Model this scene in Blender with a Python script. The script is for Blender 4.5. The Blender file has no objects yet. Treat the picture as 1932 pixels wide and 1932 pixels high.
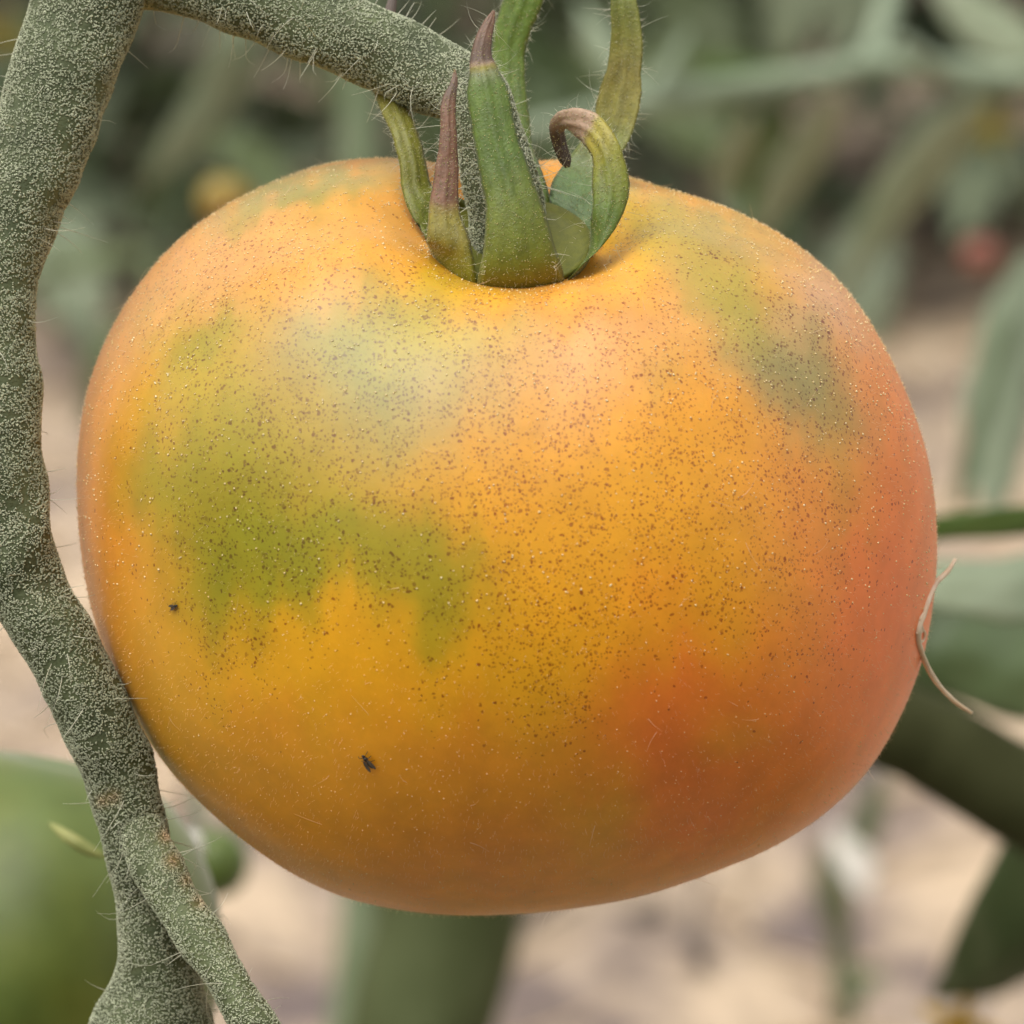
import bpy, bmesh, math, random
import numpy as np
from mathutils import Vector, Matrix, noise, bvhtree

rng = np.random.default_rng(7)
random.seed(7)
R = math.radians
scn = bpy.context.scene
COL = scn.collection

# ------------------------------------------------------------------ camera
CM = 0.01
T = np.array([0.0, 0.0, 0.60])                 # tomato centre, 60 cm above the soil
PITCH = R(20)
D = 0.42                                       # lens to tomato centre
FW = 0.090                                     # width of the view at the tomato
VIEW = np.array([0, math.cos(PITCH), -math.sin(PITCH)])
RIGHT = np.array([1.0, 0, 0])
UP = np.array([0, math.sin(PITCH), math.cos(PITCH)])
CAM = T - VIEW * D

cd = bpy.data.cameras.new('camera')
cam = bpy.data.objects.new('camera', cd)
COL.objects.link(cam)
cam.location = CAM
cam.rotation_euler = (R(90) - PITCH, 0, 0)
cd.sensor_width = 36
cd.angle = 2 * math.atan(FW / 2 / D)
cd.clip_start = 0.01
cd.clip_end = 200
cd.dof.use_dof = True
cd.dof.focus_distance = D - 0.022
cd.dof.aperture_fstop = cd.lens / 4.4          # a 4.4 mm wide pupil
scn.camera = cam

# ------------------------------------------------------------------ sky and sun
SUN_DIR = Vector((-0.28, -0.24, 0.90)).normalized()
sun_el = math.asin(SUN_DIR.z)
sun_az = math.atan2(SUN_DIR.x, SUN_DIR.y)
w = bpy.data.worlds.new('World')
scn.world = w
w.use_nodes = True
nt = w.node_tree
bg = nt.nodes['Background']
sky = nt.nodes.new('ShaderNodeTexSky')
sky.sky_type = 'NISHITA'
sky.sun_disc = False
sky.sun_elevation = sun_el
sky.sun_rotation = sun_az
sky.air_density = 1.0
sky.dust_density = 4.0
sky.ozone_density = 0.6
hs = nt.nodes.new('ShaderNodeHueSaturation')   # thin even cloud: nearly white light
hs.inputs['Saturation'].default_value = 0.12
nt.links.new(sky.outputs[0], hs.inputs['Color'])
nt.links.new(hs.outputs[0], bg.inputs['Color'])
bg.inputs['Strength'].default_value = 0.15
sl = bpy.data.lights.new('sun', 'SUN')
sl.energy = 0.62
sl.angle = R(60)
sl.color = (1.0, 0.92, 0.78)
so = bpy.data.objects.new('sun', sl)
COL.objects.link(so)
so.rotation_euler = SUN_DIR.to_track_quat('Z', 'Y').to_euler()
scn.view_settings.view_transform = 'Standard'
scn.view_settings.look = 'None'
scn.view_settings.gamma = 1
scn.view_settings.exposure = 0.64

# ------------------------------------------------------------------ helpers
PXM = FW / 1932.0                              # one photo pixel (of 1932) at the tomato, in metres


def at(px, py, d=0.0):
    """point seen at pixel (px, py), d cm behind the tomato's centre plane"""
    z = D + d * CM
    k = FW / 1932.0 * z / D
    return CAM + VIEW * z + RIGHT * (px - 966) * k + UP * (966 - py) * k


def project(P):
    q = P - CAM
    z = q @ VIEW
    k = 1932.0 / FW * D / z
    return 966 + (q @ RIGHT) * k, 966 - (q @ UP) * k, (z - D) / CM


def ground_at(px, py, z0=0.0):
    p = at(px, py, 0)
    dv = p - CAM
    t = (z0 - CAM[2]) / dv[2]
    return CAM + dv * t


def depth_of(P):
    return ((P - CAM) @ VIEW - D) / CM


def tag(o, label=None, cat=None, group=None, kind=None):
    if label: o['label'] = label
    if cat: o['category'] = cat
    if group: o['group'] = group
    if kind: o['kind'] = kind
    return o


def empty(name, loc):
    o = bpy.data.objects.new(name, None)
    o.empty_display_size = 0.01
    o.location = loc
    COL.objects.link(o)
    return o


def mesh_obj(name, V, F, mat, parent=None, origin=None, cols=None, smooth=True, attrs=None):
    """V are world positions; the object's origin is set at `origin` (default the parent's or zero)"""
    V = np.asarray(V, dtype=float)
    if origin is None:
        origin = np.array(parent.location) if parent is not None else np.zeros(3)
        if parent is not None and parent.parent is not None:
            origin = np.array(parent.matrix_parent_inverse.translation) * 0 + np.array(WORLD.get(parent.name, origin))
    origin = np.asarray(origin, float)
    me = bpy.data.meshes.new(name)
    me.from_pydata((V - origin).tolist(), [], F if isinstance(F, list) else F.tolist())
    me.materials.append(mat)
    if smooth:
        me.polygons.foreach_set('use_smooth', np.ones(len(me.polygons), dtype=bool))
    if cols is not None:
        a = me.color_attributes.new('Col', 'FLOAT_COLOR', 'POINT')
        c = np.ones((len(V), 4)); c[:, :3] = cols
        a.data.foreach_set('color', c.ravel())
    for k, v in (attrs or {}).items():
        a = me.attributes.new(k, 'FLOAT', 'POINT')
        a.data.foreach_set('value', np.asarray(v, float))
    me.update()
    o = bpy.data.objects.new(name, me)
    COL.objects.link(o)
    if parent is not None:
        o.parent = parent
        pw = np.array(WORLD.get(parent.name, np.array(parent.location)))
        o.location = origin - pw
    else:
        o.location = origin
    WORLD[o.name] = origin
    return o


WORLD = {}


def catmull(P, n):
    P = np.asarray(P, float)
    Q = np.vstack([2 * P[0] - P[1], P, 2 * P[-1] - P[-2]])
    t = np.linspace(0, len(P) - 1 - 1e-9, n)
    i = t.astype(int); f = (t - i)[:, None]
    p0, p1, p2, p3 = Q[i], Q[i + 1], Q[i + 2], Q[i + 3]
    return 0.5 * (2 * p1 + (p2 - p0) * f + (2 * p0 - 5 * p1 + 4 * p2 - p3) * f ** 2 + (3 * p1 - p0 - 3 * p2 + p3) * f ** 3)


def norm(v):
    return v / (np.linalg.norm(v, axis=-1, keepdims=True) + 1e-12)


def tube(P, rad, sides=16, bump=0.0, bscale=1.0, cap=True):
    """closed tube along P (n,3) with radii; returns V, F, frames"""
    P = np.asarray(P, float); n = len(P)
    rad = np.broadcast_to(np.asarray(rad, float), (n,))
    tg = norm(np.gradient(P, axis=0))
    ref = np.array([0.31, 0.87, 0.37]); ref /= np.linalg.norm(ref)
    a = norm(np.cross(tg[0], ref)); A = [a]
    for k in range(1, n):
        a = A[-1] - tg[k] * (A[-1] @ tg[k]); A.append(a / np.linalg.norm(a))
    A = np.array(A); B = np.cross(tg, A)
    th = np.linspace(0, 2 * np.pi, sides, endpoint=False)
    nrm = A[:, None] * np.cos(th)[None, :, None] + B[:, None] * np.sin(th)[None, :, None]
    r = np.repeat(rad[:, None], sides, 1)
    if bump:
        for i in range(n):
            for j in range(sides):
                q = (P[i] + nrm[i, j] * rad[i]) * bscale
                r[i, j] += bump * noise.noise(Vector(q))
    V = (P[:, None] + nrm * r[..., None]).reshape(-1, 3)
    F = []
    for i in range(n - 1):
        for j in range(sides):
            k = (j + 1) % sides
            F.append((i * sides + j, i * sides + k, (i + 1) * sides + k, (i + 1) * sides + j))
    if cap:
        F.append(tuple(range(sides - 1, -1, -1)))
        F.append(tuple((n - 1) * sides + j for j in range(sides)))
    return V, F


def sample_surface(V, F, n, rg=rng):
    """random points and normals on a mesh of tris/quads"""
    tri = []
    for f in F:
        for k in range(1, len(f) - 1):
            if len(f) <= 4: tri.append((f[0], f[k], f[k + 1]))
    tri = np.array(tri)
    a, b, c = V[tri[:, 0]], V[tri[:, 1]], V[tri[:, 2]]
    cr = np.cross(b - a, c - a); ar = np.linalg.norm(cr, axis=1)
    idx = rg.choice(len(tri), size=n, p=ar / ar.sum())
    u = rg.random(n); v = rg.random(n); fl = u + v > 1
    u[fl] = 1 - u[fl]; v[fl] = 1 - v[fl]
    P = a[idx] + (b - a)[idx] * u[:, None] + (c - a)[idx] * v[:, None]
    return P, norm(cr[idx])


OCT_V = np.array([(1, 0, 0), (-1, 0, 0), (0, 1, 0), (0, -1, 0), (0, 0, 1), (0, 0, -1)], float)
OCT_F = np.array([(0, 2, 4), (2, 1, 4), (1, 3, 4), (3, 0, 4), (2, 0, 5), (1, 2, 5), (3, 1, 5), (0, 3, 5)])


def rand_tangent(Nn, rg=rng):
    t = rg.normal(size=Nn.shape)
    t -= Nn * (t * Nn).sum(1, keepdims=True)
    return norm(t)


def grains(P, Nn, la, lb, lh, rg=rng, tilt=0.3):
    """elongated little blobs lying on points P; half sizes la (along), lb (across), lh (high)"""
    n = len(P)
    t = norm(rand_tangent(Nn, rg) + Nn * rg.normal(size=(n, 1)) * tilt)
    b = norm(np.cross(Nn, t)); h = np.cross(t, b)
    ax = np.stack([t * la[:, None], b * lb[:, None], h * lh[:, None]], 1)      # n,3,3
    V = P[:, None, :] + np.einsum('vk,nkc->nvc', OCT_V, ax)
    F = OCT_F[None] + (np.arange(n) * 6)[:, None, None]
    return V.reshape(-1, 3), F.reshape(-1, 3)


def hairs(P, Dr, L, rad, curl=0.4, segs=4, rg=rng, hook=0.0):
    """thin tapering curved three-sided hairs"""
    n = len(P)
    side = rand_tangent(Dr, rg)
    t = np.linspace(0, 1, segs + 1)
    c = (rg.normal(size=n) * curl)[:, None, None]
    hk = (rg.random(n) < hook)[:, None, None] * 0.35
    bend = t[None, :, None] ** 2 * c + np.clip(t[None, :, None] - 0.75, 0, 1) * 4 * hk * np.sign(c)
    C = P[:, None] + (Dr[:, None] * t[None, :, None] + side[:, None] * bend) * L[:, None, None]
    b2 = norm(np.cross(Dr, side))
    V = []
    for k in range(3):
        an = 2 * np.pi * k / 3
        o = side * math.cos(an) + b2 * math.sin(an)
        V.append(C + o[:, None] * (rad[:, None] * (1 - 0.75 * t)[None])[..., None])
    V = np.stack(V, 2)                                         # n, segs+1, 3, 3
    m = (segs + 1) * 3
    f = []
    for i in range(segs):
        for k in range(3):
            j = (k + 1) % 3
            f.append((i * 3 + k, i * 3 + j, i * 3 + 3 + j, i * 3 + 3 + k))
    F = np.array(f)[None] + (np.arange(n) * m)[:, None, None]
    return V.reshape(-1, 3), F.reshape(-1, 4)


def ellipsoid(c, ax, r, nu=10, nv=6):
    V = []; F = []
    for i in range(nv + 1):
        th = math.pi * i / nv
        for j in range(nu):
            ph = 2 * math.pi * j / nu
            V.append(c + ax[0] * r[0] * math.cos(th) + ax[1] * r[1] * math.sin(th) * math.cos(ph) + ax[2] * r[2] * math.sin(th) * math.sin(ph))
    for i in range(nv):
        for j in range(nu):
            F.append((i * nu + j, i * nu + (j + 1) % nu, (i + 1) * nu + (j + 1) % nu, (i + 1) * nu + j))
    return V, F


# ------------------------------------------------------------------ materials
def new_mat(name):
    m = bpy.data.materials.new(name)
    m.use_nodes = True
    n = m.node_tree.nodes; l = m.node_tree.links
    return m, n, l, n['Principled BSDF']


def N(n, t, **kw):
    x = n.new(t)
    for k, v in kw.items():
        if k in x.inputs.keys() if hasattr(x.inputs, 'keys') else False:
            x.inputs[k].default_value = v
        else:
            setattr(x, k, v)
    return x


def simple(name, c, c2=None, nscale=200.0, rough=0.55, bump=0.0, bscale=1500.0, bdist=0.0002, attr=False, sheen=0.0, spec=0.5,
           sss=0.0, sssr=(0.002, 0.001, 0.0005), trans=0.0, detail=3.0):
    """noise-varied procedural material; attr multiplies in the mesh's own colour attribute"""
    m, n, l, p = new_mat(name)
    tc = n.new('ShaderNodeTexCoord')
    nz = N(n, 'ShaderNodeTexNoise', Scale=nscale, Detail=detail)
    l.new(tc.outputs['Object'], nz.inputs['Vector'])
    mx = n.new('ShaderNodeMix'); mx.data_type = 'RGBA'
    rp = n.new('ShaderNodeMapRange'); rp.inputs[1].default_value = 0.35; rp.inputs[2].default_value = 0.65
    l.new(nz.outputs[0], rp.inputs[0]); l.new(rp.outputs[0], mx.inputs[0])
    mx.inputs[6].default_value = (*c, 1); mx.inputs[7].default_value = (*(c2 or c), 1)
    out = mx.outputs[2]
    if attr:
        at_ = n.new('ShaderNodeAttribute'); at_.attribute_name = 'Col'
        mu = n.new('ShaderNodeMix'); mu.data_type = 'RGBA'; mu.blend_type = 'MULTIPLY'; mu.inputs[0].default_value = 1
        l.new(out, mu.inputs[6]); l.new(at_.outputs['Color'], mu.inputs[7]); out = mu.outputs[2]
    l.new(out, p.inputs['Base Color'])
    p.inputs['Roughness'].default_value = rough
    p.inputs['Specular IOR Level'].default_value = spec
    p.inputs['Sheen Weight'].default_value = sheen
    p.inputs['Sheen Roughness'].default_value = 0.4
    if sss:
        p.inputs['Subsurface Weight'].default_value = sss
        p.inputs['Subsurface Radius'].default_value = (1, 1, 1)
        p.inputs['Subsurface Radius'].default_value = tuple(sssr)
        p.inputs['Subsurface Scale'].default_value = 1.0
    if bump:
        nb = N(n, 'ShaderNodeTexNoise', Scale=bscale, Detail=3.0)
        l.new(tc.outputs['Object'], nb.inputs['Vector'])
        b = n.new('ShaderNodeBump'); b.inputs['Strength'].default_value = bump; b.inputs['Distance'].default_value = bdist
        l.new(nb.outputs[0], b.inputs['Height']); l.new(b.outputs[0], p.inputs['Normal'])
    if trans:
        tr = n.new('ShaderNodeBsdfTranslucent'); ms = n.new('ShaderNodeMixShader')
        l.new(out, tr.inputs['Color']); ms.inputs[0].default_value = trans
        l.new(p.outputs[0], ms.inputs[1]); l.new(tr.outputs[0], ms.inputs[2])
        l.new(ms.outputs[0], n['Material Output'].inputs['Surface'])
    return m


M = {}
M['sepal'] = simple('sepal_skin', (0.85, 0.86, 0.85), (1.1, 1.09, 1.08), 1500, 0.5, 0.5, 4200, 0.00012, attr=True, sheen=0.08, sss=0.04)
M['stalk'] = simple('stalk_skin', (0.068, 0.085, 0.034), (0.105, 0.124, 0.055), 500, 0.75, 0.7, 2600, 0.0002, attr=True)
M['grain'] = simple('stalk_trichomes', (0.58, 0.60, 0.42), (0.45, 0.48, 0.32), 300, 0.65, attr=True, trans=0.15)
M['hair'] = simple('pale_hairs', (0.85, 0.84, 0.68), (0.75, 0.74, 0.58), 100, 0.5, trans=0.35)
M['gland'] = simple('golden_glands', (1.0, 0.88, 0.55), (1.0, 0.78, 0.38), 200, 0.22, trans=0.2, spec=0.8)
M['sepal_gland'] = simple('pale_glands', (0.62, 0.58, 0.24), (0.5, 0.46, 0.18), 200, 0.35, trans=0.2)
M['fuzz'] = simple('skin_fuzz', (0.97, 0.80, 0.58), (0.92, 0.70, 0.45), 200, 0.6, trans=0.4)
M['fibre'] = simple('dry_fibre', (0.95, 0.84, 0.64), (0.88, 0.70, 0.48), 600, 0.5, trans=0.3)
M['insect'] = simple('insect_shell', (0.012, 0.010, 0.009), (0.03, 0.022, 0.015), 3000, 0.35)
M['wing'] = simple('insect_wing', (0.10, 0.08, 0.06), (0.05, 0.04, 0.03), 3000, 0.3)
M['green_fruit'] = simple('green_fruit_skin', (0.125, 0.175, 0.026), (0.080, 0.118, 0.012), 90, 0.5, 0.3, 1500, 0.0001, sss=0.12, sheen=0.4, attr=True)
M['leaf'] = simple('tomato_leaf', (0.115, 0.155, 0.05), (0.17, 0.21, 0.095), 40, 0.45, 0.5, 250, 0.001, trans=0.18, sheen=0.1)
M['leaf_grey'] = simple('grey_green_leaf', (0.175, 0.215, 0.125), (0.25, 0.29, 0.18), 30, 0.5, 0.4, 250, 0.001, trans=0.1)
M['leaf_pale'] = simple('pale_leaf', (0.27, 0.32, 0.19), (0.34, 0.38, 0.25), 30, 0.5, 0.4, 250, 0.001, trans=0.1)
M['leaf_dull_yellow'] = simple('dull_yellow_petal', (0.30, 0.24, 0.03), (0.24, 0.19, 0.02), 100, 0.5, trans=0.2)
M['leaf_dark'] = simple('dark_leaf', (0.055, 0.085, 0.026), (0.085, 0.12, 0.042), 40, 0.5, 0.4, 250, 0.001, trans=0.12)
M['leaf_lush'] = simple('lush_leaf', (0.055, 0.105, 0.012), (0.08, 0.13, 0.018), 40, 0.45, 0.4, 250, 0.001, trans=0.2)
M['stem_pale'] = simple('pale_stem', (0.24, 0.29, 0.19), (0.17, 0.22, 0.13), 60, 0.6, 0.4, 600, 0.0005)
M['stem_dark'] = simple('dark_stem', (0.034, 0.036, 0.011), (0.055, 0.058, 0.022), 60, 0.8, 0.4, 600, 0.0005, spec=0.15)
M['stem_dark_green'] = simple('dark_green_stem', (0.052, 0.064, 0.020), (0.092, 0.110, 0.045), 40, 0.75, 0.4, 600, 0.0005, spec=0.2)  # dark green of the thick stem
M['stem_green'] = simple('green_stem', (0.11, 0.15, 0.07), (0.16, 0.20, 0.11), 60, 0.6, 0.4, 600, 0.0005)
M['yellow'] = simple('yellow_petal', (0.62, 0.40, 0.03), (0.55, 0.32, 0.02), 100, 0.5, trans=0.25)
M['cream'] = simple('cream_sliver', (0.33, 0.34, 0.11), (0.22, 0.26, 0.07), 300, 0.6)
M['red_fruit'] = simple('red_fruit_skin', (0.24, 0.06, 0.04), (0.20, 0.065, 0.035), 40, 0.35, sss=0.05)
M['amber_fruit'] = simple('amber_fruit_skin', (0.24, 0.23, 0.02), (0.30, 0.15, 0.02), 30, 0.35, sss=0.05)
M['straw'] = simple('straw', (0.62, 0.47, 0.30), (0.44, 0.32, 0.20), 60, 0.7)
M['debris'] = simple('dark_plant_litter', (0.19, 0.15, 0.13), (0.12, 0.10, 0.085), 60, 0.8)
M['white_bit'] = simple('dry_leaf_and_highlight', (0.62, 0.57, 0.49), (0.52, 0.48, 0.42), 60, 0.6)  # for the weed's dry leaf and the blob painted as a highlight


def ground_mat():
    m, n, l, p = new_mat('dry_soil')
    tc = n.new('ShaderNodeTexCoord')
    a = N(n, 'ShaderNodeTexNoise', Scale=10.0, Detail=5.0, Roughness=0.6)
    b = N(n, 'ShaderNodeTexNoise', Scale=60.0, Detail=4.0)
    for x in (a, b): l.new(tc.outputs['Object'], x.inputs['Vector'])
    cr = n.new('ShaderNodeValToRGB')
    e = cr.color_ramp.elements
    e[0].position = 0.36; e[0].color = (0.17, 0.130, 0.120, 1)
    e[1].position = 0.60; e[1].color = (0.60, 0.465, 0.325, 1)
    k = e.new(0.45); k.color = (0.38, 0.295, 0.225, 1)
    l.new(a.outputs[0], cr.inputs[0])
    mx = n.new('ShaderNodeMix'); mx.data_type = 'RGBA'; mx.blend_type = 'MULTIPLY'; mx.inputs[0].default_value = 1
    c2 = n.new('ShaderNodeValToRGB')
    c2.color_ramp.elements[0].position = 0.3; c2.color_ramp.elements[0].color = (0.7, 0.68, 0.66, 1)
    c2.color_ramp.elements[1].position = 0.6; c2.color_ramp.elements[1].color = (1.1, 1.08, 1.05, 1)
    l.new(b.outputs[0], c2.inputs[0])
    l.new(cr.outputs[0], mx.inputs[6]); l.new(c2.outputs[0], mx.inputs[7])
    l.new(mx.outputs[2], p.inputs['Base Color'])
    p.inputs['Roughness'].default_value = 0.9
    bp = n.new('ShaderNodeBump'); bp.inputs['Strength'].default_value = 0.6; bp.inputs['Distance'].default_value = 0.01
    l.new(b.outputs[0], bp.inputs['Height']); l.new(bp.outputs[0], p.inputs['Normal'])
    return m


def fruit_mat():
    m, n, l, p = new_mat('ripening_skin')
    tc = n.new('ShaderNodeTexCoord')
    col = n.new('ShaderNodeAttribute'); col.attribute_name = 'Col'
    spk = n.new('ShaderNodeAttribute'); spk.attribute_name = 'speck'
    # soft mottling of the skin colour
    nz = N(n, 'ShaderNodeTexNoise', Scale=260.0, Detail=4.0, Roughness=0.6)
    l.new(tc.outputs['Object'], nz.inputs['Vector'])
    mr = n.new('ShaderNodeMapRange'); mr.inputs[1].default_value = 0.3; mr.inputs[2].default_value = 0.7
    mr.inputs[3].default_value = 0.90; mr.inputs[4].default_value = 1.08
    l.new(nz.outputs[0], mr.inputs[0])
    mu = n.new('ShaderNodeVectorMath'); mu.operation = 'SCALE'
    l.new(col.outputs['Color'], mu.inputs[0]); l.new(mr.outputs[0], mu.inputs['Scale'])
    out = mu.outputs[0]
    # warped coordinates give the specks uneven outlines
    wn = N(n, 'ShaderNodeTexNoise', Scale=2200.0, Detail=2.0)
    l.new(tc.outputs['Object'], wn.inputs['Vector'])
    sb = n.new('ShaderNodeVectorMath'); sb.operation = 'SUBTRACT'; sb.inputs[1].default_value = (0.5, 0.5, 0.5)
    l.new(wn.outputs['Color'], sb.inputs[0])
    sc_ = n.new('ShaderNodeVectorMath'); sc_.operation = 'SCALE'; sc_.inputs['Scale'].default_value = 0.0005
    l.new(sb.outputs[0], sc_.inputs[0])
    ad = n.new('ShaderNodeVectorMath'); ad.operation = 'ADD'
    l.new(tc.outputs['Object'], ad.inputs[0]); l.new(sc_.outputs[0], ad.inputs[1])

    def specks(scale, r0, r1, dens, soft):
        v = N(n, 'ShaderNodeTexVoronoi', Scale=scale)
        l.new(ad.outputs[0], v.inputs['Vector'])
        sx = n.new('ShaderNodeSeparateColor'); l.new(v.outputs['Color'], sx.inputs[0])
        rr = n.new('ShaderNodeMapRange'); rr.inputs[3].default_value = r0; rr.inputs[4].default_value = r1
        l.new(sx.outputs[0], rr.inputs[0])
        d = n.new('ShaderNodeMath'); d.operation = 'SUBTRACT'
        l.new(rr.outputs[0], d.inputs[0]); l.new(v.outputs['Distance'], d.inputs[1])
        s = n.new('ShaderNodeMath'); s.operation = 'DIVIDE'; s.use_clamp = True; s.inputs[1].default_value = soft
        l.new(d.outputs[0], s.inputs[0])
        # keep a cell only where the speck density allows
        th = n.new('ShaderNodeMath'); th.operation = 'MULTIPLY'; th.inputs[1].default_value = dens
        l.new(spk.outputs['Fac'], th.inputs[0])
        kp = n.new('ShaderNodeMath'); kp.operation = 'LESS_THAN'
        l.new(sx.outputs[1], kp.inputs[0]); l.new(th.outputs[0], kp.inputs[1])
        st = n.new('ShaderNodeMapRange'); st.inputs[3].default_value = 0.45; st.inputs[4].default_value = 0.95
        l.new(sx.outputs[2], st.inputs[0])
        a = n.new('ShaderNodeMath'); a.operation = 'MULTIPLY'
        l.new(s.outputs[0], a.inputs[0]); l.new(kp.outputs[0], a.inputs[1])
        b = n.new('ShaderNodeMath'); b.operation = 'MULTIPLY'
        l.new(a.outputs[0], b.inputs[0]); l.new(st.outputs[0], b.inputs[1])
        return b.outputs[0]
    f1 = specks(2450, 0.24, 0.44, 1.15, 0.12)
    f2 = specks(3300, 0.24, 0.46, 1.2, 0.14)
    mxm = n.new('ShaderNodeMath'); mxm.operation = 'MAXIMUM'
    l.new(f1, mxm.inputs[0]); l.new(f2, mxm.inputs[1])
    mx = n.new('ShaderNodeMix'); mx.data_type = 'RGBA'
    dk = n.new('ShaderNodeVectorMath'); dk.operation = 'MULTIPLY'; dk.inputs[1].default_value = (0.40, 0.21, 0.28)
    l.new(out, dk.inputs[0])
    l.new(mxm.outputs[0], mx.inputs[0]); l.new(out, mx.inputs[6]); l.new(dk.outputs[0], mx.inputs[7])
    l.new(mx.outputs[2], p.inputs['Base Color'])
    p.inputs['Roughness'].default_value = 0.39
    p.inputs['Specular IOR Level'].default_value = 0.58
    p.inputs['Coat Weight'].default_value = 0.0
    p.inputs['Coat Roughness'].default_value = 0.36
    p.inputs['Subsurface Weight'].default_value = 0.12
    p.inputs['Subsurface Radius'].default_value = (0.0025, 0.0009, 0.0003)
    p.inputs['Subsurface Scale'].default_value = 1.0
    p.inputs['Sheen Weight'].default_value = 0.04
    p.inputs['Sheen Roughness'].default_value = 0.35
    p.inputs['Sheen Tint'].default_value = (1.0, 0.85, 0.68, 1)
    nb = N(n, 'ShaderNodeTexNoise', Scale=3500.0, Detail=2.0)
    l.new(tc.outputs['Object'], nb.inputs['Vector'])
    b1 = n.new('ShaderNodeBump'); b1.inputs['Strength'].default_value = 0.25; b1.inputs['Distance'].default_value = 0.00005
    l.new(nb.outputs[0], b1.inputs['Height']); l.new(b1.outputs[0], p.inputs['Normal'])
    return m


M['ground'] = ground_mat()
M['fruit'] = fruit_mat()

# ------------------------------------------------------------------ ground
gx = np.concatenate([[-60, -20, -8, -4], np.linspace(-2.2, 2.2, 90), [4, 8, 20, 60]])
gy = np.concatenate([[-60, -20, -6, -2], np.linspace(-0.6, 4.4, 100), [6, 10, 25, 60]])
GX, GY = np.meshgrid(gx, gy)
GZ = np.zeros_like(GX)
for i in range(GX.shape[0]):
    for j in range(GX.shape[1]):
        q = Vector((GX[i, j], GY[i, j], 0.3))
        GZ[i, j] = 0.035 * noise.noise(q * 3.1) + 0.018 * noise.noise(q * 9.0) - 0.01
nx, ny = len(gx), len(gy)
gf = [(i * nx + j, i * nx + j + 1, (i + 1) * nx + j + 1, (i + 1) * nx + j) for i in range(ny - 1) for j in range(nx - 1)]
ground = mesh_obj('ground', np.stack([GX, GY, GZ], -1).reshape(-1, 3), gf, M['ground'])
tag(ground, kind='structure')


def gz(x, y):
    q = Vector((x, y, 0.3))
    return 0.035 * noise.noise(q * 3.1) + 0.018 * noise.noise(q * 9.0) - 0.01


def litter(name, n, mat, L, rad, seed, label):
    rg = np.random.default_rng(seed)
    x = rg.uniform(-1.3, 1.3, n); y = rg.uniform(0.6, 3.6, n)
    z = np.array([gz(a, b) for a, b in zip(x, y)]) + rad * 1.5
    an = rg.uniform(0, np.pi, n)
    dr = norm(np.stack([np.cos(an), np.sin(an), rg.normal(size=n) * 0.12], 1))
    V, F = hairs(np.stack([x, y, z], 1), dr, rg.uniform(0.4, 1, n) * L, np.full(n, rad), 0.15, 3, rg)
    o = mesh_obj(name, V, F, mat)
    tag(o, label, 'litter', kind='stuff')


litter('straw_litter', 2600, M['straw'], 0.09, 0.0022, 3, 'pale straw scattered over the dry soil')
litter('stem_litter', 420, M['debris'], 0.10, 0.004, 4, 'dark bits of dead stem scattered over the dry soil')

# ------------------------------------------------------------------ the tomato
SIL = [(1190, 330), (1400, 398), (1530, 475), (1610, 550), (1665, 640), (1715, 760), (1745, 860), (1758, 960), (1755, 1130), (1735, 1250), (1690, 1365),
       (1640, 1450), (1560, 1530), (1460, 1595), (1350, 1640), (1230, 1682), (1100, 1708), (960, 1722), (850, 1724), (740, 1712), (640, 1688), (550, 1645), (470, 1590),
       (390, 1522), (320, 1450), (255, 1350), (215, 1270), (180, 1170), (155, 1060), (143, 950), (143, 860), (152, 780), (180, 680),
       (230, 585), (300, 490), (370, 425), (460, 366), (560, 324), (640, 304), (720, 298), (820, 296), (950, 294), (1080, 302)]
C0 = np.array([955.0, 1010.0])
sp = np.array([(x - C0[0], C0[1] - y) for x, y in SIL])
sph = np.arctan2(sp[:, 1], sp[:, 0]); srr = np.hypot(sp[:, 0], sp[:, 1])
o_ = np.argsort(sph); sph, srr = sph[o_], srr[o_]
sph = np.concatenate([sph - 2 * np.pi, sph, sph + 2 * np.pi]); srr = np.tile(srr, 3)
fi = np.linspace(-np.pi, np.pi, 721); fr = np.interp(fi, sph, srr)
k_ = np.exp(-np.linspace(-3, 3, 31) ** 2 / 2); k_ /= k_.sum()
fr = np.convolve(np.concatenate([fr[-16:-1], fr, fr[1:16]]), k_, 'valid')

bm = bmesh.new()
bmesh.ops.create_icosphere(bm, subdivisions=7, radius=1)
dirs = np.array([v.co[:] for v in bm.verts])
fF = [tuple(v.index for v in f.verts) for f in bm.faces]
bm.free()
dirs = norm(dirs)
s_ = np.hypot(dirs[:, 0], dirs[:, 1]); z_ = dirs[:, 2]                  # z_ towards the lens
pw_ = 2.2
kk = (s_ ** pw_ + np.abs(z_) ** pw_) ** (-1 / pw_)
phi = np.arctan2(dirs[:, 1], dirs[:, 0])
Rphi = np.interp(phi, fi, fr) * PXM * 0.9960
RD = 0.0365
cpos = at(C0[0], C0[1], 0)
lx = s_ * kk * Rphi * np.cos(phi); ly = s_ * kk * Rphi * np.sin(phi); lz = z_ * kk * RD
BETA = R(36)
AX = np.array([0.02, math.cos(BETA), math.sin(BETA)]); AX /= np.linalg.norm(AX)
L3 = np.stack([lx, ly, lz], 1)
h = L3 @ AX
rho = np.linalg.norm(L3 - h[:, None] * AX, axis=1)
e1 = np.array([1.0, 0, 0]); e1 = norm(e1 - AX * (e1 @ AX)); e2 = np.cross(AX, e1)
psi = np.arctan2(L3 @ e2, L3 @ e1)
top = 1 / (1 + np.exp(-h / 0.006))
lob = 0.00035 * np.cos(5 * psi + 0.6) + 0.00025 * np.cos(8 * psi + 2.0)
ramp = np.clip((rho - 0.004) / 0.012, 0, 1) * np.clip((h + 0.012) / 0.03, 0, 1)
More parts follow.
